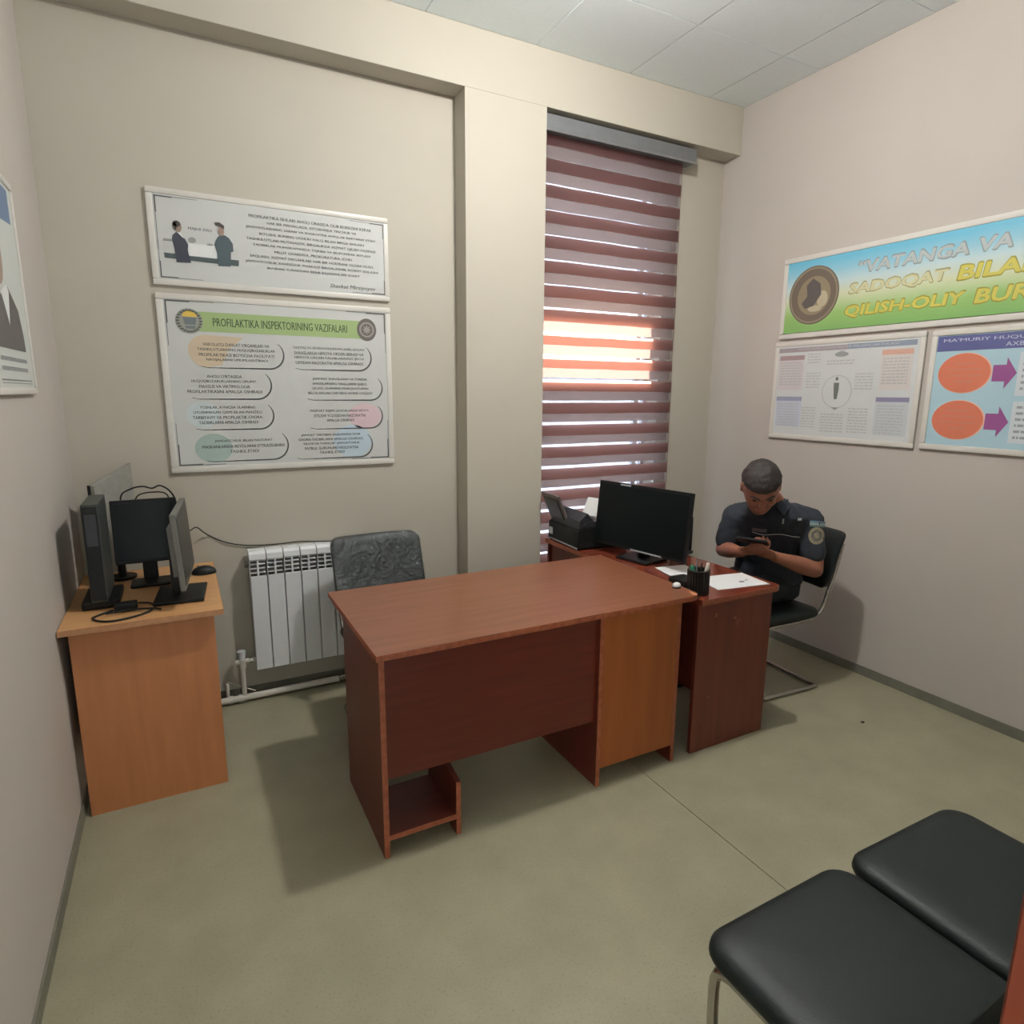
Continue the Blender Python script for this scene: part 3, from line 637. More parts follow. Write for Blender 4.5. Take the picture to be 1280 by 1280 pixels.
t = thing('heating_pipe', 'white heating pipe with valve running along the floor below the radiator', 'pipe', (.36, 3.24, 0))
obj('pipe', B().tube([(-.1, 3.262, .026), (.20, 3.262, .026), (.66, 3.262, .028)], .017, 14), pipe_m, t, smooth=True)
for x in (.115, .165): obj('coupling', B().cyl((x-.012, 3.262, .026), (x+.012, 3.262, .026), .021, 16), pipe_m, t, smooth=True)
obj('elbow', B().tube([(.655, 3.262, .028), (.69, 3.262, .030), (.705, 3.275, .034), (.708, 3.31, .036)], .019, 12), chrome, t, smooth=True)
obj('riser', B().cyl((.180, 3.262, .03), (.180, 3.262, .215), .0125, 12), pipe_m, t, smooth=True)
obj('riser', B().cyl((.105, 3.30, .0), (.105, 3.30, .10), .009, 12), pipe_m, t, smooth=True)
v_ = obj('valve', B().cyl((.180, 3.262, .19), (.180, 3.262, .235), .019, 14).cyl((.18, 3.262, .222), (.246, 3.262, .222), .012, 12).cyl((.150, 3.262, .222), (.18, 3.262, .222), .015, 12), pipe_m, t, smooth=True)
obj('valve_knob', B().cyl((.180, 3.262, .235), (.180, 3.262, .278), .016, 10, .021), rad_m, v_, smooth=True)
obj('valve_nut', B().cyl((.213, 3.262, .222), (.232, 3.262, .222), .016, 6), chrome, v_)
obj('brace_wire', B().tube([(.105, 3.30, .11), (.235, 3.275, .045)], .003, 6), pipe_m, t)

# ------------------------------------------------------------------ chairs (built facing +Y, seat centre at origin)
def chair(label, loc, rz, wrapped=False, worn=None):
    t = thing('visitor_chair', label, 'chair', loc, rz, group='black chrome-legged visitor chairs')
    w = .235; r = .0115
    # seat cushion
    b = B()
    def slab(rings_z, hw, hd, rad, y_c=0):
        prev = None; n = 0
        for z, ins in rings_z:
            pts = []
            for (sx, sy, a0) in ((1, 1, 0), (-1, 1, 90), (-1, -1, 180), (1, -1, 270)):
                for k in range(7):
                    a = math.radians(a0+k*15); rr = max(.004, rad-ins*.5)
                    pts.append(Vector((sx*(hw-ins-rr)+rr*math.cos(a), y_c+sy*(hd-ins-rr)+rr*math.sin(a), z)))
            vs = [b.bm.verts.new(p) for p in pts]
            if prev:
                for k in range(len(vs)): b.bm.faces.new((prev[k], prev[(k+1) % len(vs)], vs[(k+1) % len(vs)], vs[k]))
            else: b.bm.faces.new(list(reversed(vs)))
            prev = vs
        c = b.bm.verts.new(Vector((0, y_c, rings_z[-1][0]+.003)))
        for k in range(len(prev)): b.bm.faces.new((prev[k], prev[(k+1) % len(prev)], c))
    slab([(.418, .02), (.424, .006), (.436, 0), (.450, .002), (.460, .010), (.466, .026), (.470, .06), (.472, .12)], .232, .212, .062)
    obj('seat', b, leather, t, smooth=True, local=True)
    # backrest: gently curved padded panel, leaning back
    bb = B(); nx_ = 14; H = .30; hw = .228; cr = .05
    zl = [0, .004, .012, .024, .038, .052, .09, .15, .21, .248, .262, .276, .288, .296, .30]; nz_ = len(zl)-1
    gf = []; gb_ = []
    for j in range(nz_+1):
        fz = zl[j]/H; rowf = []; rowb = []
        dz = max(0, cr-zl[j], zl[j]-(H-cr)); half = hw-cr+math.sqrt(max(0, cr*cr-dz*dz))
        ez = max(0, (abs(fz*2-1)-.72)/.28)
        for i in range(nx_+1):
            fx = math.sin((i/nx_*2-1)*math.pi/2)
            x = fx*half; z = .565+zl[j]
            edge = max(max(0, (abs(x)-hw+.045)/.045), ez)
            th = .020*math.sqrt(max(0.0, 1-min(1, edge)**2.5))+.003
            cur = -.035*(1-(x/hw)**2)
            y = -.235-.11*fz+cur+.02
            rowf.append(bb.bm.verts.new((x, y+th, z))); rowb.append(bb.bm.verts.new((x, y-th, z)))
        gf.append(rowf); gb_.append(rowb)
    for j in range(nz_):
        for i in range(nx_):
            bb.bm.faces.new((gf[j][i], gf[j][i+1], gf[j+1][i+1], gf[j+1][i])); bb.bm.faces.new((gb_[j][i+1], gb_[j][i], gb_[j+1][i], gb_[j+1][i+1]))
    for j in range(nz_):
        for (i,) in ((0,), (nx_,)): bb.bm.faces.new((gf[j][i], gf[j+1][i], gb_[j+1][i], gb_[j][i]))
    for i in range(nx_):
        for j in (0, nz_): bb.bm.faces.new((gf[j][i], gf[j][i+1], gb_[j][i+1], gb_[j][i]))
    back = obj('backrest', bb, leather, t, smooth=True, local=True)
    for sx in (-1, 1):
        x = sx*.205
        pts = [(x, -.335, .80), (x, -.30, .66), (x, -.262, .55), (x, -.235, .47), (x, -.195, .425), (x, -.10, .408), (x, .10, .406), (x, .150, .402), (x, .178, .372), (x, .176, .25), (x, .166, .06), (x, .146, .017), (x, .10, .0125), (x, -.05, .0125), (x, -.22, .0125), (x*.98, -.245, .012)]
        obj('side_frame', B().tube(pts, r, 10, 3), chrome, t, smooth=True, local=True)
    obj('cross_bar', B().tube([(-.205, -.243, .0125), (-.1, -.245, .0125), (.1, -.245, .0125), (.205, -.243, .0125)], r, 10), chrome, t, smooth=True, local=True)
    obj('cross_bar', B().tube([(-.2, -.06, .408), (.2, -.06, .408)], .008, 8), chrome, t, smooth=True, local=True)
    if wrapped:
        def film(t_):
            nn = t_.nodes.new('ShaderNodeTexNoise'); nn.inputs['Scale'].default_value = 12; nn.inputs['Detail'].default_value = 5; nn.inputs['Distortion'].default_value = 2.5
            tc_ = t_.nodes.new('ShaderNodeTexCoord'); t_.links.new(tc_.outputs['Object'], nn.inputs[0])
            bu = t_.nodes.new('ShaderNodeBump'); bu.inputs['Strength'].default_value = .9; bu.inputs['Distance'].default_value = .03; t_.links.new(nn.outputs[0], bu.inputs['Height'])
            g_ = t_.nodes.new('ShaderNodeBsdfGlossy'); g_.inputs['Roughness'].default_value = .08; g_.inputs['Color'].default_value = (.85, .9, .95, 1); t_.links.new(bu.outputs[0], g_.inputs['Normal'])
            return mix(t_, .90, mix(t_, .10, g_.outputs[0], N(t_, 'Diffuse', (.5, .55, .6))), N(t_, 'Transparent', (1, 1, 1)))
        fm = shader_mix('clear_wrinkled_film', film)
        fb = bmesh.new(); fb.from_mesh(back.data); bmesh.ops.subdivide_edges(fb, edges=fb.edges, cuts=1, use_grid_fill=True); fb.normal_update()
        for v in fb.verts: v.co += v.normal*(.006+.007*noise.noise(v.co*28)+.004*noise.noise(v.co*70+Vector((3, 1, 2))))
        obj('plastic_wrap', fb, fm, back, smooth=True, local=True, label='crinkled clear plastic wrap')
    return t
chair('black padded chair at the bottom of the picture, nearest the camera', (1.102, .595, 0), math.radians(.6))
chair('black padded chair beside the nearest one, by the orange door', (1.578, .597, 0), math.radians(-.6))
chair('black chair with its backrest in crinkled clear plastic, behind the cherry desk', (.828, 2.72, 0), math.pi, wrapped=True)
chair('black chair the seated man sits on, by the right wall', (2.722, 2.245, 0), math.radians(90-3))

# ------------------------------------------------------------------ things on the side desk
def oriented(cx, cy, rz): return Matrix.Translation((cx, cy, 0)) @ Matrix.Rotation(rz, 4, 'Z')
class L(B):
    """local builder with a frame; local +x right, +y depth"""
    def place(s, m): s.bm.transform(m); return s
# monitor: back and screen. local: screen faces -y, width along x
def monitor(name, label, cx, cy, rz, z0, z1, wid, base_z, tilt=0, back=black_pl, screen=screen_m, stand=True, logo=False, base_w=.20, base_b=.11):
    t = thing(name, label, 'monitor', (cx, cy, base_z), rz)
    F = oriented(cx, cy, rz); zc = (z0+z1)/2; hh = (z1-z0)/2
    T = F @ Matrix.Translation((0, 0, zc)) @ Matrix.Rotation(tilt, 4, 'X')
    b = L().box(-wid/2, wid/2, -.012, .008, -hh, hh, bev=.004); b.prism([Vector((-wid*.36, .008, -hh*.7)), Vector((wid*.36, .008, -hh*.7)), Vector((wid*.36, .008, hh*.6)), Vector((-wid*.36, .008, hh*.6))], (0, .022, 0)); b.place(T); obj('casing', b, back, t)
    obj('screen', L().box(-wid/2+.014, wid/2-.014, -.0135, -.011, -hh+.016, hh-.014).place(T), screen, t)
    b = L()
    for i in range(9): b.box(-wid*.25, wid*.25, .030, .0325, hh*.5-i*.009, hh*.5-i*.009+.004)
    obj('vent_slots', b.place(T), screen, t)
    if logo:
        sgt = L().box(-.035, .035, .0302, .0315, hh*.62, hh*.62+.012).place(T); obj('maker_plate', L().box(-.15, -.08, -.0140, -.0128, hh-.013, hh-.006).place(T), silver, t); sgt.bm.free()
        obj('button_row', L().box(-.04, .16, -.0140, -.0125, -hh+.003, -hh+.010).place(T), silver, t)
    if stand:
        obj('stand_neck', L().box(-.028, .028, .02, .05, base_z+.012, zc, bev=.004).place(F), black_pl, t)
        obj('stand_base', L().box(-base_w/2, base_w/2, -.07, base_b, base_z+.001, base_z+.014, bev=.005).place(F), black_pl, t)
    return t
# front-of-man screen: faces the man's side, back toward the front desk
monitor('monitor', 'black flat monitor on the cherry side desk beside the printer', 2.06, 2.475, math.radians(-90+11), .765, 1.108, .60, SZ, tilt=math.radians(-6), logo=True)
# grey document holder behind the monitor
t = thing('document_holder', 'grey upright document holder behind the monitor', 'holder', (2.33, 2.52, SZ))
b = B(); F = oriented(2.33, 2.51, math.radians(20))
obj('back_plate', L().box(-.05, .05, -.008, .004, SZ+.02, SZ+.21, bev=.004).place(F), grey_pl, t)
obj('side_plate', L().box(.05, .062, -.07, .012, SZ+.002, SZ+.20, bev=.003).place(F), black_pl, t)
obj('foot', L().box(-.06, .062, -.08, .05, SZ+.0005, SZ+.014, bev=.003).place(F), black_pl, t)
obj('clip', L().box(-.035, -.008, -.012, .006, SZ+.205, SZ+.245, bev=.003).place(F), grey_pl, t)
# printer: rear towards the front desk
PCX, PCY = 2.055, 2.945
t = thing('printer', 'black printer with raised paper support standing below the blind', 'printer', (PCX, PCY, SZ))
F = oriented(PCX, PCY, math.radians(90-3)); char_m = mat('charcoal_plastic', (44, 46, 50), .3)
b = L(); b.prism([Vector((-.175, y, z)) for y, z in ((-.16, SZ+.003), (-.165, SZ+.06), (-.12, SZ+.105), (.10, SZ+.125), (.165, SZ+.115), (.17, SZ+.003))], (.35, 0, 0))
bmesh.ops.bevel(b.bm, geom=list(b.bm.edges), offset=.010, segments=2, affect='EDGES')
obj('body', b.place(F), black_pl, t, smooth=True)
b = L(); b.prism([Vector((-.165, y, z)) for y, z in ((-.10, SZ+.108), (-.105, SZ+.125), (.0, SZ+.150), (.10, SZ+.155), (.13, SZ+.128))], (.33, 0, 0))
obj('scanner_lid', b.place(F), char_m, t, smooth=True)
T = F @ Matrix.Translation((.085, .135, SZ+.12)) @ Matrix.Rotation(math.radians(-24), 4, 'X')
gb = mat('grey_brown_plastic', (112, 102, 100), .45)
tr_ = obj('paper_support', L().box(-.105, .105, -.008, .004, .0, .175, bev=.003).place(T), gb, t)
obj('support_panel', L().box(-.075, .085, .0042, .010, .0, .150, bev=.002).place(T), char_m, tr_)
b = L(); b.prism([Vector((-.16, y, z)) for y, z in ((.155, .0), (.155, -.0), (.15, .06), (.10, .10), (.06, .04))][0:1]+[Vector((-.16, y, z)) for y, z in ((.15, .05), (.10, .09), (.05, .03), (.06, .0))], (.30, 0, 0))
obj('feed_cover', b.place(F @ Matrix.Translation((0, 0, SZ+.11))), char_m, t)
obj('rating_label', L().box(.11, .155, .1695, .1712, SZ+.035, SZ+.075).place(F), white_print, t)
obj('silver_strip', L().box(-.17, .17, .169, .1725, SZ+.006, SZ+.013).place(F), silver, t)
obj('output_tray', L().box(-.13, .13, -.20, -.15, SZ+.018, SZ+.026, bev=.002).place(F), char_m, t)
o = obj('paper_sheet', L().obox(Vector((2.06, 2.86, SZ+.215)), Vector((.35, -.93, 0)).normalized(), Vector((.5, .19, .84)).normalized(), Vector((.78, .29, -.55)).normalized(), .085, .055, .0012), white_print, origin=(2.06, 2.86, SZ+.16))  # sheet added in place of a bright patch of window glare
tagit(o, 'white sheet standing in for window glare on top of the printer', 'paper')

# paper sheets
t = thing('paper_sheet', 'white sheet of paper with small dark marks on the corner of the side desk', 'paper', (2.28, 2.03, SZ))
b = B(); pts = [(2.045, 1.915), (2.325, 1.872), (2.352, 2.062), (2.085, 2.105)]
b.prism([Vector((x, y, SZ+.0002)) for x, y in pts], (0, 0, .0016)); obj('sheet', b, white_print, t)
b = B(); b.prism([Vector((x, y, SZ+.0020)) for x, y in ell(2.235, 1.955, .016, .010, 12)], (0, 0, .0005)); b.prism([Vector((x, y, SZ+.0020)) for x, y in ell(2.275, 1.965, .010, .005, 10)], (0, 0, .0005))
obj('printed_mark', b, P('paper_mark', (112, 112, 120)), t)
o = obj('paper_sheet', B().prism([Vector((x, y, SZ+.0020)) for x, y in ((1.99, 2.125), (2.16, 2.10), (2.20, 2.29), (2.03, 2.32))], (0, 0, .0012)), white_print, origin=(2.1, 2.2, SZ+.002))
tagit(o, 'second white sheet lying further back behind the pen cup', 'paper')
# pen cup
pc = (1.932, 1.925)
t = thing('pen_holder', 'dark pen holder on the near corner of the side desk', 'pen holder', (pc[0], pc[1], SZ))
dkm = mat('dark_smoked_plastic', (30, 29, 28), .3)
b = B().cyl((pc[0], pc[1], SZ+.001), (pc[0], pc[1], SZ+.008), .044, 24)
for k in range(24):
    a = 2*math.pi*k/24; b.box(pc[0]+.042*math.cos(a)-.004, pc[0]+.042*math.cos(a)+.004, pc[1]+.042*math.sin(a)-.004, pc[1]+.042*math.sin(a)+.004, SZ+.002, SZ+.105)
obj('cup', b, dkm, t)
b = B()
for (u0, v0, u1, v1) in ring(pc[0], pc[1], .039, .047, 24) and []: pass
rb = B()
for q_ in ring(pc[0], pc[1], .039, .047, 24): rb.prism([Vector((u, v, SZ+.103)) for u, v in q_], (0, 0, .005))
obj('rim', rb, dkm, t)
obj('tray', B().box(1.895, 1.985, 1.965, 2.07, SZ+.001, SZ+.045, bev=.008), dkm, t, smooth=True)
pens = [('white correction pen in the dark pen holder', (.030, -.012), .135, .0085, (214, 210, 198)), ('green capped marker in the dark pen holder', (-.022, .010), .125, .010, (58, 140, 108)), ('grey ballpoint pen in the dark pen holder', (.008, .020), .150, .004, (120, 120, 122)), ('black ballpoint pen leaning in the dark pen holder', (-.008, -.020), .145, .004, (34, 34, 38))]
for lb_, (dx, dy), hh, rr, c_ in pens:
    x, y = pc[0]+dx*.7, pc[1]+dy*.7; e = Vector((pc[0]+dx*1.25, pc[1]+dy*1.25, SZ+hh)); s0 = Vector((x, y, SZ+.009))
    tt = thing('pen', lb_, 'pen', tuple(s0)); mm = mat('pen_%d' % c_[1], c_, .4)
    obj('barrel', B().cyl(s0, s0.lerp(e, .75), rr, 10), mm, tt, smooth=True); obj('cap', B().cyl(s0.lerp(e, .75), e, rr*1.12, 10, rr*.8), mm, tt, smooth=True)
t = thing('stamp', 'small white domed stamp by the pen holder', 'stamp', (1.872, 1.995, DZ)); 
obj('dome', B().ball((1.838, 1.955, DZ+.010), .020, .016, .014), white_print, t, smooth=True); obj('ring', B().cyl((1.838, 1.955, DZ), (1.838, 1.955, DZ+.006), .019, 18), dkm, t, smooth=True)
t.location = (1.838, 1.955, DZ)
for ch in t.children: ch.data.transform(Matrix.Translation((1.872-1.838, 1.995-1.955, 0)))
# ------------------------------------------------------------------ things on the beech desk
monitor('monitor', 'black monitor seen edge-on at the right end of the beech desk', -.031, 2.785, math.radians(90-5), .825, 1.120, .42, DZ, tilt=math.radians(-3), back=grey_pl, base_w=.24)
monitor('monitor', 'black screen facing the room in the middle of the beech desk', -.165, 3.035, math.radians(0), .845, 1.118, .245, DZ, tilt=math.radians(-2), base_w=.15, base_b=.05)
# grey backed panel screen at the rear, slightly crooked
t = thing('monitor', 'tall grey-backed screen standing crooked at the back of the beech desk', 'monitor', (-.25, 2.98, DZ))
p0 = Vector((-.338, 3.07, 1.180)); p1 = Vector((-.213, 3.30, 1.247)); dn0 = Vector((0.006, 0, -.36)); dn1 = Vector((.0, 0, -.40))
b = B(); nrm = (p1-p0).cross(Vector((0, 0, 1))).normalized(); b.prism([p0, p1, p1+dn1, p0+dn0], -nrm*.014); obj('casing', b, mat('pale_grey_plastic', (150, 149, 142), .5), t)
b = B(); b.prism([p0+Vector((0, 0, -.0))-nrm*.0145, p0.lerp(p1, .02)-nrm*.0145, p0.lerp(p1, .02)+dn0-nrm*.0145, p0+dn0-nrm*.0145], -nrm*.014); obj('side_strip', b, black_pl, t)
ctr = p0.lerp(p1, .42)+dn0; obj('stand_neck', B().cyl((ctr.x, ctr.y+.0, DZ+.01), (ctr.x, ctr.y, ctr.z+.05), .016, 12), black_pl, t, smooth=True)
obj('stand_base', B().cyl((ctr.x, ctr.y, DZ+.001), (ctr.x, ctr.y, DZ+.012), .055, 24), black_pl, t, smooth=True)
# slim tower
t = thing('computer_tower', 'slim dark computer case standing by the left wall on the beech desk', 'computer', (-.322, 2.83, DZ))
dg_ = mat('dark_grey_case', (58, 62, 60), .5)
obj('case', B().box(-.350, -.295, 2.722, 2.99, DZ+.03, 1.155, bev=.004), dg_, t)
obj('front_panel', B().box(-.346, -.299, 2.714, 2.722, DZ+.04, 1.148, bev=.003), black_pl, t)
obj('disc_drive', B().box(-.340, -.305, 2.7115, 2.714, 1.00, 1.12), mat('charcoal_plastic', (44, 46, 50), .3), t)
obj('foot_stand', B().box(-.385, -.262, 2.735, 2.96, DZ+.001, DZ+.03, bev=.006), black_pl, t)

# mouse
t = thing('computer_mouse', 'black computer mouse at the far right corner of the beech desk', 'mouse', (.042, 3.09, DZ))
b = B().ball((.042, 3.09, DZ+.004), .052, .034, .034, 20)
for v in b.bm.verts: v.co.z = max(v.co.z, DZ+.001)
obj('shell', b, black_pl, t, smooth=True)
obj('scroll_wheel', B().cyl((.02, 3.086, DZ+.034), (.02, 3.094, DZ+.034), .006, 10), grey_pl, t)
def cable(label, pts, r=.0028, m=black_pl, steps=6):
    b = B().tube(pts, r, 7, steps); o = obj('cable', b, m, origin=tuple(pts[0])); tagit(o, label, 'cable'); return o
cable('thin black cable hanging along the wall from the screens to the radiator', [(.002, 2.99, .975), (.03, 3.20, .945), (.07, 3.318, .885), (.15, 3.322, .835), (.25, 3.322, .808), (.38, 3.318, .800), (.50, 3.30, .806), (.58, 3.28, .802), (.66, 3.27, .7985)])
cable('black cable looping over the top of the middle screen', [(-.24, 3.085, 1.0), (-.25, 3.10, 1.12), (-.21, 3.10, 1.155), (-.165, 3.09, 1.165), (-.13, 3.09, 1.155), (-.10, 3.09, 1.165), (-.065, 3.09, 1.14), (-.045, 3.1, 1.09), (-.04, 3.09, 1.0)], .0035)
cable('black cable sagging low over the middle screen', [(-.21, 3.11, 1.05), (-.19, 3.11, 1.12), (-.13, 3.11, 1.135), (-.075, 3.11, 1.118), (-.06, 3.11, 1.02)], .003)
cable('looped black cable lying at the front edge of the beech desk', [(-.28, 2.68, DZ+.006), (-.34, 2.62, DZ+.004), (-.28, 2.556, DZ+.004), (-.19, 2.585, DZ+.004), (-.145, 2.65, DZ+.005), (-.16, 2.70, DZ+.01), (-.20, 2.74, DZ+.005)], .0035)
cable('black cable crossing the loop on the beech desk', [(-.30, 2.63, DZ+.011), (-.22, 2.64, DZ+.012), (-.15, 2.625, DZ+.011), (-.12, 2.62, DZ+.004)], .0035)
cable('short black cable curled from the computer mouse', [(-.005, 3.09, DZ+.01), (-.02, 3.12, DZ+.03), (-.03, 3.16, DZ+.012), (-.05, 3.22, DZ+.003)], .002)
o = obj('power_adapter', B().box(-.275, -.20, 2.655, 2.70, DZ+.001, DZ+.032, bev=.005), black_pl, origin=(-.235, 2.68, DZ)); tagit(o, 'black power adapter among the cables on the beech desk', 'adapter')
# floor bits
for i, (x, y) in enumerate(((2.833, 1.679),)):
    o = obj('floor_crumb', B().ball((x, y, .002), .011, .008, .003, 8), black_pl, origin=(x, y, 0)); tagit(o, 'small dark crumb on the floor near the right wall', 'debris')

# ------------------------------------------------------------------ the seated man
man = thing('person', 'person in dark uniform shirt bending over a phone at the side desk', 'person', (2.72, 2.25, 0))
def V(*a): return Vector(a)
def limb(b, pts, rad, n=14, up=None):
    """tapered limb through pts (spline), rad per point (r or (ra, rb)); rounded ends"""
    pts = [V(*p) if not isinstance(p, Vector) else p for p in pts]
    R = [(r_, r_) if not isinstance(r_, tuple) else r_ for r_ in rad]
    k = 5; P_ = spline(pts, k); RR = []
    for i in range(len(pts)-1):
        for j in range(k):
            f = j/k; f = f*f*(3-2*f); RR.append((R[i][0]*(1-f)+R[i+1][0]*f, R[i][1]*(1-f)+R[i+1][1]*f))
    RR.append(R[-1]); rings = []; L_ = len(P_)
    upv = up or V(0, 0, 1)
    def fr(i):
        t_ = (P_[min(L_-1, i+1)]-P_[max(0, i-1)]).normalized(); s_ = t_.cross(upv)
        if s_.length < .1: s_ = t_.cross(V(0, 1, .1))
        s_.normalize(); return t_, s_, s_.cross(t_).normalized()
    t_, s_, u_ = fr(0)
    for a in (80, 55, 28):
        c_, q_ = math.cos(math.radians(a)), math.sin(math.radians(a)); m_ = min(RR[0]); rings.append((P_[0]-t_*m_*q_, s_*RR[0][0]*c_, u_*RR[0][1]*c_))
    for i in range(L_):
        t_, s_, u_ = fr(i); rings.append((P_[i], s_*RR[i][0], u_*RR[i][1]))
    for a in (28, 55, 80):
        c_, q_ = math.cos(math.radians(a)), math.sin(math.radians(a)); m_ = min(RR[-1]); rings.append((P_[-1]+t_*m_*q_, s_*RR[-1][0]*c_, u_*RR[-1][1]*c_))
    b.loft(rings, True, n)
def fuse(b, vox, smooth=4):
    bmesh.ops.recalc_face_normals(b.bm, faces=b.bm.faces)
    me = bpy.data.meshes.new('tmp'); b.bm.to_mesh(me); b.bm.free(); o = bpy.data.objects.new('tmp', me); C.objects.link(o)
    r_ = o.modifiers.new('r', 'REMESH'); r_.mode = 'VOXEL'; r_.voxel_size = vox
    s_ = o.modifiers.new('s', 'SMOOTH'); s_.iterations = smooth; s_.factor = .5
    dg = bpy.context.evaluated_depsgraph_get(); m2_ = bpy.data.meshes.new_from_object(o.evaluated_get(dg)); bpy.data.objects.remove(o)
    bm = bmesh.new(); bm.from_mesh(m2_); bpy.data.meshes.remove(m2_); return bm
# skeleton (metres, world)
PEL = V(2.80, 2.28, .580); WAI = V(2.79, 2.275, .68); CHE = V(2.745, 2.235, .84); UPC = V(2.70, 2.195, .955); NEC = V(2.655, 2.170, 1.035)
LS = V(2.850, 2.095, .925); RS = V(2.592, 2.335, .925)
LE = V(2.835, 2.020, .685); LW = V(2.575, 2.045, .775)
RE = V(2.555, 2.375, .745); RW = V(2.465, 2.185, .785)
sd = (LS-RS).normalized()
def torso(b, g):
    def rg(c, w_, d_, u_=None):
        up = u_ or V(0, 0, 1); f_ = sd.cross(up).normalized(); return (c, sd*(w_+g), f_*(d_+g))
    b.loft([rg(PEL+V(0, 0, -.095), .13, .11), rg(PEL, .172, .125), rg(WAI, .158, .118), rg(CHE, .180, .122), rg(UPC, .172, .112), rg(UPC+V(-.02, -.01, .045), .118, .085), rg(NEC, .070, .06)], True, 24)
    limb(b, [LS+(UPC-LS)*.45+V(0, 0, .0), LS], [.075+g, .066+g]); limb(b, [RS+(UPC-RS)*.45, RS], [.075+g, .066+g])
HC = V(2.515, 2.128, 1.116)     # head centre
hf = V(-.44, -.52, -.62).normalized(); hs = hf.cross(V(0, 0, 1)).normalized(); hu = hs.cross(hf).normalized()
roll_ = Matrix.Rotation(math.radians(4), 3, hf); hs = roll_ @ hs; hu = roll_ @ hu
def H(x, y, z): return HC + hs*x + hf*y + hu*z
HR = [(-.122, .020, .018, .050), (-.112, .036, .034, .040), (-.088, .052, .058, .022), (-.055, .063, .078, .008), (-.02, .071, .088, .002), (.02, .076, .094, -.002), (.055, .075, .094, -.006), (.085, .064, .082, -.010), (.105, .045, .058, -.012), (.118, .016, .022, -.012)]
HR = [(z_*1.06, rx_*1.12, ry_*1.08, c_) for z_, rx_, ry_, c_ in HR]
def head(b, g=0, zmin=-1):
    b.loft([(H(0, cy__, z), hs*(rx+g), hf*(ry+g)) for z, rx, ry, cy__ in HR if z >= zmin], True, 24)
def finger(b, base, d, nrm_, lens, curl, r):
    p = base.copy(); pts = [p.copy()]; dd = d.copy(); axis = d.cross(nrm_).normalized()
    for L_, c_ in zip(lens, curl):
        dd = Matrix.Rotation(math.radians(c_), 3, axis) @ dd; p = p+dd*L_; pts.append(p.copy())
    limb(b, pts, [r, r*.95, r*.88, r*.75], 8, up=nrm_)
def hand(b, wrist, d, nrm_, thumb_side, curl):
    """d: towards the fingers, nrm_: out of the palm, thumb_side: +1/-1 along d x nrm_"""
    d = d.normalized(); side = d.cross(nrm_).normalized(); nrm_ = side.cross(d).normalized()
    b.loft([(wrist+d*t_, side*a_, nrm_*c_) for t_, a_, c_ in ((-.012, .024, .018), (.01, .027, .017), (.04, .038, .016), (.07, .041, .0145), (.092, .038, .012))], True, 14)
    for i, (o_, L_) in enumerate(((-.029, .034), (-.010, .038), (.010, .036), (.028, .028))):
        oo = o_*-thumb_side
        finger(b, wrist+d*.086+side*oo, (d+side*oo*1.6).normalized(), nrm_, (L_*1.05, L_*.75, L_*.6), (curl[i], curl[i]*1.3, curl[i]*.8), .0082-(.0008 if i == 3 else 0))
    tb = wrist+d*.030+side*thumb_side*.033+nrm_*.006
    finger(b, tb, (d*.6+side*thumb_side*.75+nrm_*.35).normalized(), nrm_, (.034, .030, .024), (8, 22, 18), .0098)
ld = V(-.115, .03, .045).normalized(); rd = V(.03, -.105, .035).normalized()
b = B(); head(b)
b.ball(H(0, .092, -.012), .012, .012, .012, 10)
limb(b, [H(0, .090, .028), H(0, .104, -.005), H(0, .113, -.022)], [.009, .011, .013], 10)              # nose
limb(b, [H(-.024, .098, -.054), H(0, .104, -.053), H(.024, .098, -.054)], [.006, .008, .006], 8)       # upper lip
limb(b, [H(-.020, .096, -.064), H(0, .103, -.065), H(.020, .096, -.064)], [.006, .008, .006], 8)       # lower lip
limb(b, [H(-.045, .082, .036), H(-.022, .096, .038), H(0, .096, .032), H(.022, .096, .038), H(.045, .082, .036)], [.006, .009, .007, .009, .006], 8)   # brow
for s_ in (-1, 1):
    b.loft([(H(s_*(.083+.012*k/3), -.012-.006*k/3, -.006), hf*r_*.62, hu*r_) for k, r_ in ((0, .022), (1, .030), (2, .033), (3, .027))], True, 12)   # ear
    b.ball(H(s_*.045, .072, -.02), .02, .02, .018, 10)
limb(b, [NEC+V(.04, .03, -.06), NEC, H(0, -.035, -.07)], [.062, .058, .056], 16)       # neck
torso(b, -.006)
limb(b, [LS, LS.lerp(LE, .5)+V(.008, -.004, 0), LE], [.056, .050, .042]); limb(b, [LE, LE.lerp(LW, .35)+V(0, -.004, 0), LW, LW+ld*.02], [.042, .045, .028, .026])
limb(b, [RS, RS.lerp(RE, .5), RE], [.056, .050, .042]); limb(b, [RE, RE.lerp(RW, .35), RW, RW+rd*.02], [.042, .043, .028, .026])
hand(b, LW+ld*.012, ld, V(.1, .55, .8), 1, (34, 38, 42, 46))
hand(b, RW+rd*.012, rd, V(.6, .2, .75), -1, (30, 34, 38, 44))
HPL, HPR = PEL+sd*.085+V(0, 0, -.015), PEL-sd*.085+V(0, 0, -.015)
KL, KR = V(2.395, 2.135, .535), V(2.39, 2.40, .535); AL, AR = V(2.56, 2.165, .10), V(2.42, 2.43, .10)
limb(b, [HPL, KL], [.075, .052]); limb(b, [HPR, KR], [.075, .052]); limb(b, [KL, KL.lerp(AL, .35), AL], [.05, .050, .034]); limb(b, [KR, KR.lerp(AR, .35), AR], [.05, .050, .034])
body = obj('body', fuse(b, .0062, 3), skin_m, man, smooth=False)
for p in body.data.polygons: p.use_smooth = True
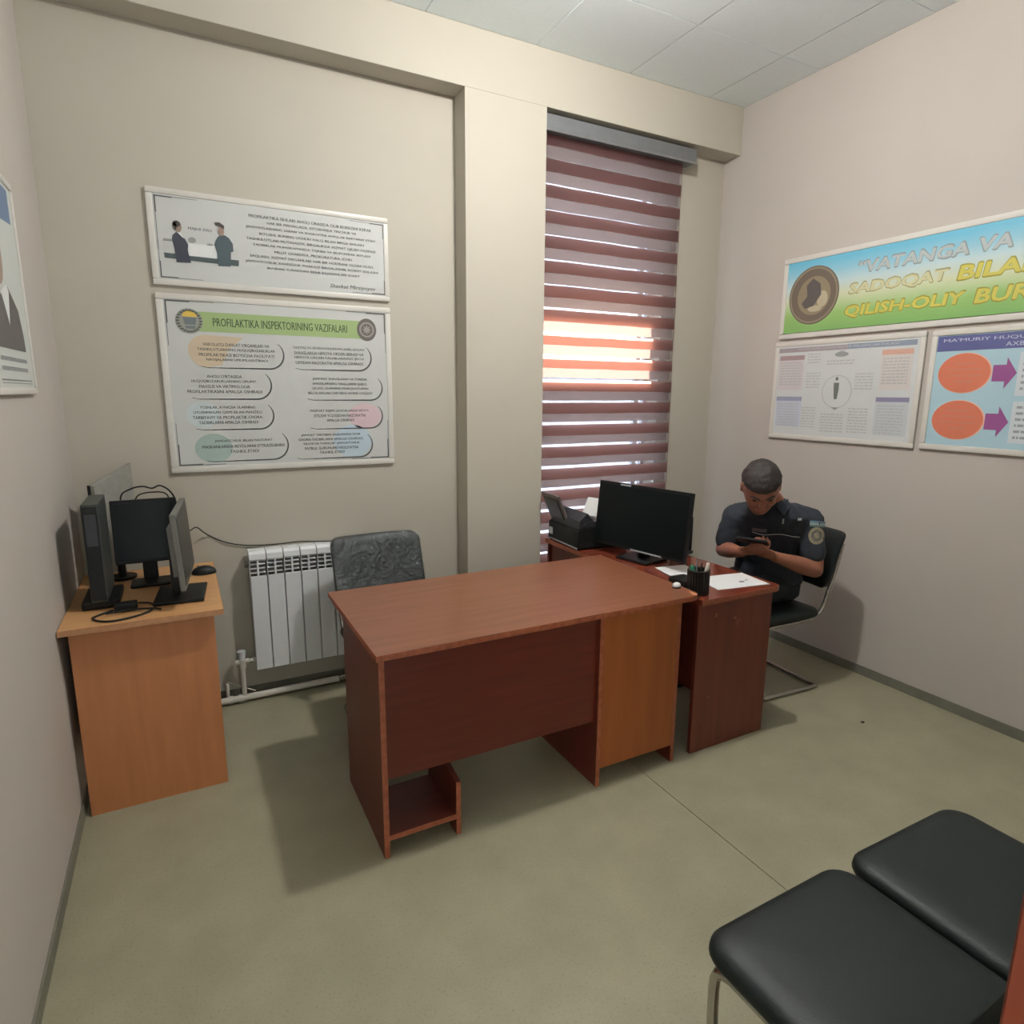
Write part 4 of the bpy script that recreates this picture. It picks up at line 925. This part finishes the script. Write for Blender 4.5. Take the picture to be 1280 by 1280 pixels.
# shirt
b = B(); torso(b, .010)
def slv(S_, E_, f, g):
    e = S_.lerp(E_, f); limb(b, [S_, S_.lerp(E_, .4), e], [.068+g, .064+g, .060+g], 16)
slv(LS, LE, .66, .004); slv(RS, RE, .70, .004)
b.loft([(NEC+V(.02, .015, -.035), sd*.085, sd.cross(V(0, 0, 1))*.075), (NEC+V(.005, .005, .012), sd*.068, sd.cross(V(0, 0, 1))*.064)], True, 20)   # collar stand
sb = fuse(b, .0070, 3)
for v in sb.verts:
    v.co += v.normal*(.0035*noise.noise(v.co*16)+.003*noise.noise(v.co*34))
shirt_bvh = BVHTree.FromBMesh(sb)
shirt = obj('shirt', sb, shirt_m, man)
for p in shirt.data.polygons: p.use_smooth = True
# collar leaves
b = B()
fr_ = sd.cross(V(0, 0, 1)).normalized(); fr_ = fr_ if fr_.y < 0 else -fr_
for s_ in (-1, 1):
    a0 = NEC+sd*s_*.012+fr_*.075+V(0, 0, -.015); a1 = NEC+sd*s_*.072+V(0, 0, .018)+fr_*.015; a2 = NEC+sd*s_*.078+V(0, 0, -.02)+fr_*.045; a3 = NEC+sd*s_*.045+fr_*.095+V(0, 0, -.055)
    b.prism([a0, a1, a2, a3], fr_*.006)
obj('collar', b, shirt_m, shirt)
def onshirt(p, d):
    h_ = shirt_bvh.ray_cast(p-d*.4, d, .8); return (h_[0], h_[1]) if h_[0] is not None else (p, -d)
def patch(name, centre, d, ru, rv, m, nr=4, na=24, square=False, off=.0025, parent=shirt):
    d = d.normalized(); side = d.cross(V(0, 0, 1)).normalized(); up = side.cross(d).normalized(); b_ = B(); rows = []
    if square:
        for j in range(5):
            row = []
            for i in range(5):
                h_, n_ = onshirt(centre+side*ru*(i/2-1)+up*rv*(j/2-1), d); row.append(b_.bm.verts.new(h_-d*off))
            rows.append(row)
        for j in range(4):
            for i in range(4): b_.bm.faces.new((rows[j][i], rows[j][i+1], rows[j+1][i+1], rows[j+1][i]))
    else:
        h_, n_ = onshirt(centre, d); c0 = b_.bm.verts.new(h_-d*off)
        for k in range(1, nr+1):
            rows.append([b_.bm.verts.new(onshirt(centre+side*ru*k/nr*math.cos(2*math.pi*a/na)+up*rv*k/nr*math.sin(2*math.pi*a/na), d)[0]-d*off) for a in range(na)])
        for a in range(na): b_.bm.faces.new((c0, rows[0][a], rows[0][(a+1) % na]))
        for k in range(nr-1):
            for a in range(na): b_.bm.faces.new((rows[k][a], rows[k][(a+1) % na], rows[k+1][(a+1) % na], rows[k+1][a]))
    return obj(name, b_, m, parent, smooth=True)
pd = V(.78, .60, -.17)
pcn = V(2.862, 2.05, .858)
patch('sleeve_badge', pcn, pd, .038, .044, mat('badge_sand', (150, 142, 118), .7, var=.2, scale=160))
patch('badge_centre', pcn, pd, .026, .030, mat('badge_grey', (112, 110, 102), .7, var=.35, scale=200), off=.0040)
patch('badge_shield', pcn+V(0, 0, .002), pd, .012, .015, mat('badge_sand', (150, 142, 118)), off=.0052)
patch('sleeve_flag', pcn+V(0, 0, .070), pd, .036, .006, P('flag_blue', (96, 128, 142)), square=True)
patch('sleeve_flag', pcn+V(0, 0, .060), pd, .036, .005, P('flag_white', (150, 156, 158)), square=True)
patch('sleeve_flag', pcn+V(0, 0, .051), pd, .036, .005, P('flag_green', (92, 122, 112)), square=True)
fd = -fr_
patch('name_tag', V(2.61, 2.20, .885), fd, .035, .010, mat('tag_grey', (104, 98, 104), .7, var=.2, scale=200), square=True)
def stripe(name, pts, r_, m):
    ps = []
    for p in pts:
        h_, n_ = onshirt(p, fd); ps.append(h_-fd*.002)
    obj(name, B().tube(ps, r_, 6, 3), m, shirt, smooth=True)
A_ = UPC-sd*.10+V(0, 0, -.085); Z_ = UPC+sd*.13+V(0, 0, -.095)
stripe('chest_piping', [A_.lerp(Z_, k/8)+V(0, 0, -.006*math.sin(k)) for k in range(9)], .0022, silver)
patch('shoulder_pin', UPC+sd*.115+V(0, 0, .0), fd, .010, .006, silver, square=True)
patch('collar_pin', UPC+sd*.035+V(0, 0, -.01), fd, .004, .014, silver, square=True)
# trousers and shoes
b = B(); g = .010
b.loft([(V(2.80, 2.28, z_), sd*w_, sd.cross(V(0, 0, 1))*d_) for z_, w_, d_ in ((.476, .15, .12), (.50, .172, .14), (.56, .175, .145), (.62, .165, .132))], True, 24)
limb(b, [HPL, HPL.lerp(KL, .5), KL], [.086, .078, .066]); limb(b, [HPR, HPR.lerp(KR, .5), KR], [.086, .078, .066])
limb(b, [KL, KL.lerp(AL, .4), AL+V(0, 0, .0)], [.066, .066, .056]); limb(b, [KR, KR.lerp(AR, .4), AR], [.066, .066, .056])
tb_ = fuse(b, .0085, 3)
for v in tb_.verts: v.co += v.normal*(.004*noise.noise(v.co*14))
tro = obj('trousers', tb_, trouser_m, man)
for p in tro.data.polygons: p.use_smooth = True
for A, nm in ((AL, 'shoe'), (AR, 'shoe')):
    b = B(); d_ = V(-1, -.12, 0).normalized(); s_ = V(-d_.y, d_.x, 0)
    b.loft([(V(A.x, A.y, 0)+d_*t_+V(0, 0, z_), s_*w_, V(0, 0, h_)) for t_, w_, h_, z_ in ((-.062, .026, .030, .034), (-.04, .037, .042, .045), (.0, .040, .047, .049), (.06, .043, .036, .038), (.12, .048, .029, .031), (.165, .040, .022, .024), (.185, .018, .012, .015))], True, 16)
    sh = obj(nm, b, shoe_m, man, smooth=True)
    obj('sole', B().prism([V(A.x, A.y, 0.001)+d_*t_+s_*w_ for t_, w_ in ((-.066, -.02), (-.02, -.041), (.06, -.044), (.12, -.049), (.17, -.038), (.19, 0), (.17, .038), (.12, .049), (.06, .044), (-.02, .041), (-.066, .02))], (0, 0, .012)), black_pl, sh)
# hair: cap over the crown, back and sides
b = B()
b.loft([(H(0, -.036+cy__, z), hs*(rx+.006), hf*(ry-.030)) for z, rx, ry, cy__ in HR if -.065 < z < .065], True, 24)
b.loft([(H(0, -.004+cy__, z), hs*(rx+.009), hf*(ry+.007)) for z, rx, ry, cy__ in ((.064, .0835, .098, -.008), (.074, .082, .100, -.006), (.093, .073, .093, -.008), (.114, .055, .071, -.012), (.133, .026, .034, -.012))], True, 24)
hb2 = fuse(b, .006, 2)
for v in hb2.verts: v.co += v.normal*(.003*noise.noise(v.co*55))
hair = obj('hair', hb2, hair_m, man)
for p in hair.data.polygons: p.use_smooth = True
b = B()
for s_ in (-1, 1): limb(b, [H(s_*.016, .105, .040), H(s_*.034, .099, .046), H(s_*.052, .083, .040)], [.0035, .0045, .003], 8)
obj('eyebrows', b, hair_m, man, smooth=True)
b = B()
for s_ in (-1, 1): b.loft([(H(s_*.032, .087, .016), hs*.015, hu*.006), (H(s_*.032, .0935, .015), hs*.011, hu*.004)], True, 12)
obj('eyes', b, mat('eye_dark', (40, 30, 28), .3), man, smooth=True)
# phone held in both hands
pcx = V(2.450, 2.095, .862); pn = V(.42, .2, .88).normalized(); pa_ = V(-.45, .9, 0); pa_ = (pa_-pn*pa_.dot(pn)).normalized(); pb_ = pn.cross(pa_)
t = thing('mobile_phone', 'dark phone held in the hands of the seated person', 'phone', tuple(pcx))
obj('case', B().obox(pcx, pb_, pa_, pn, .035, .073, .0045, bev=.003), black_pl, t)
obj('screen', B().obox(pcx+pn*.005, pb_, pa_, pn, .031, .066, .0005), screen_m, t)
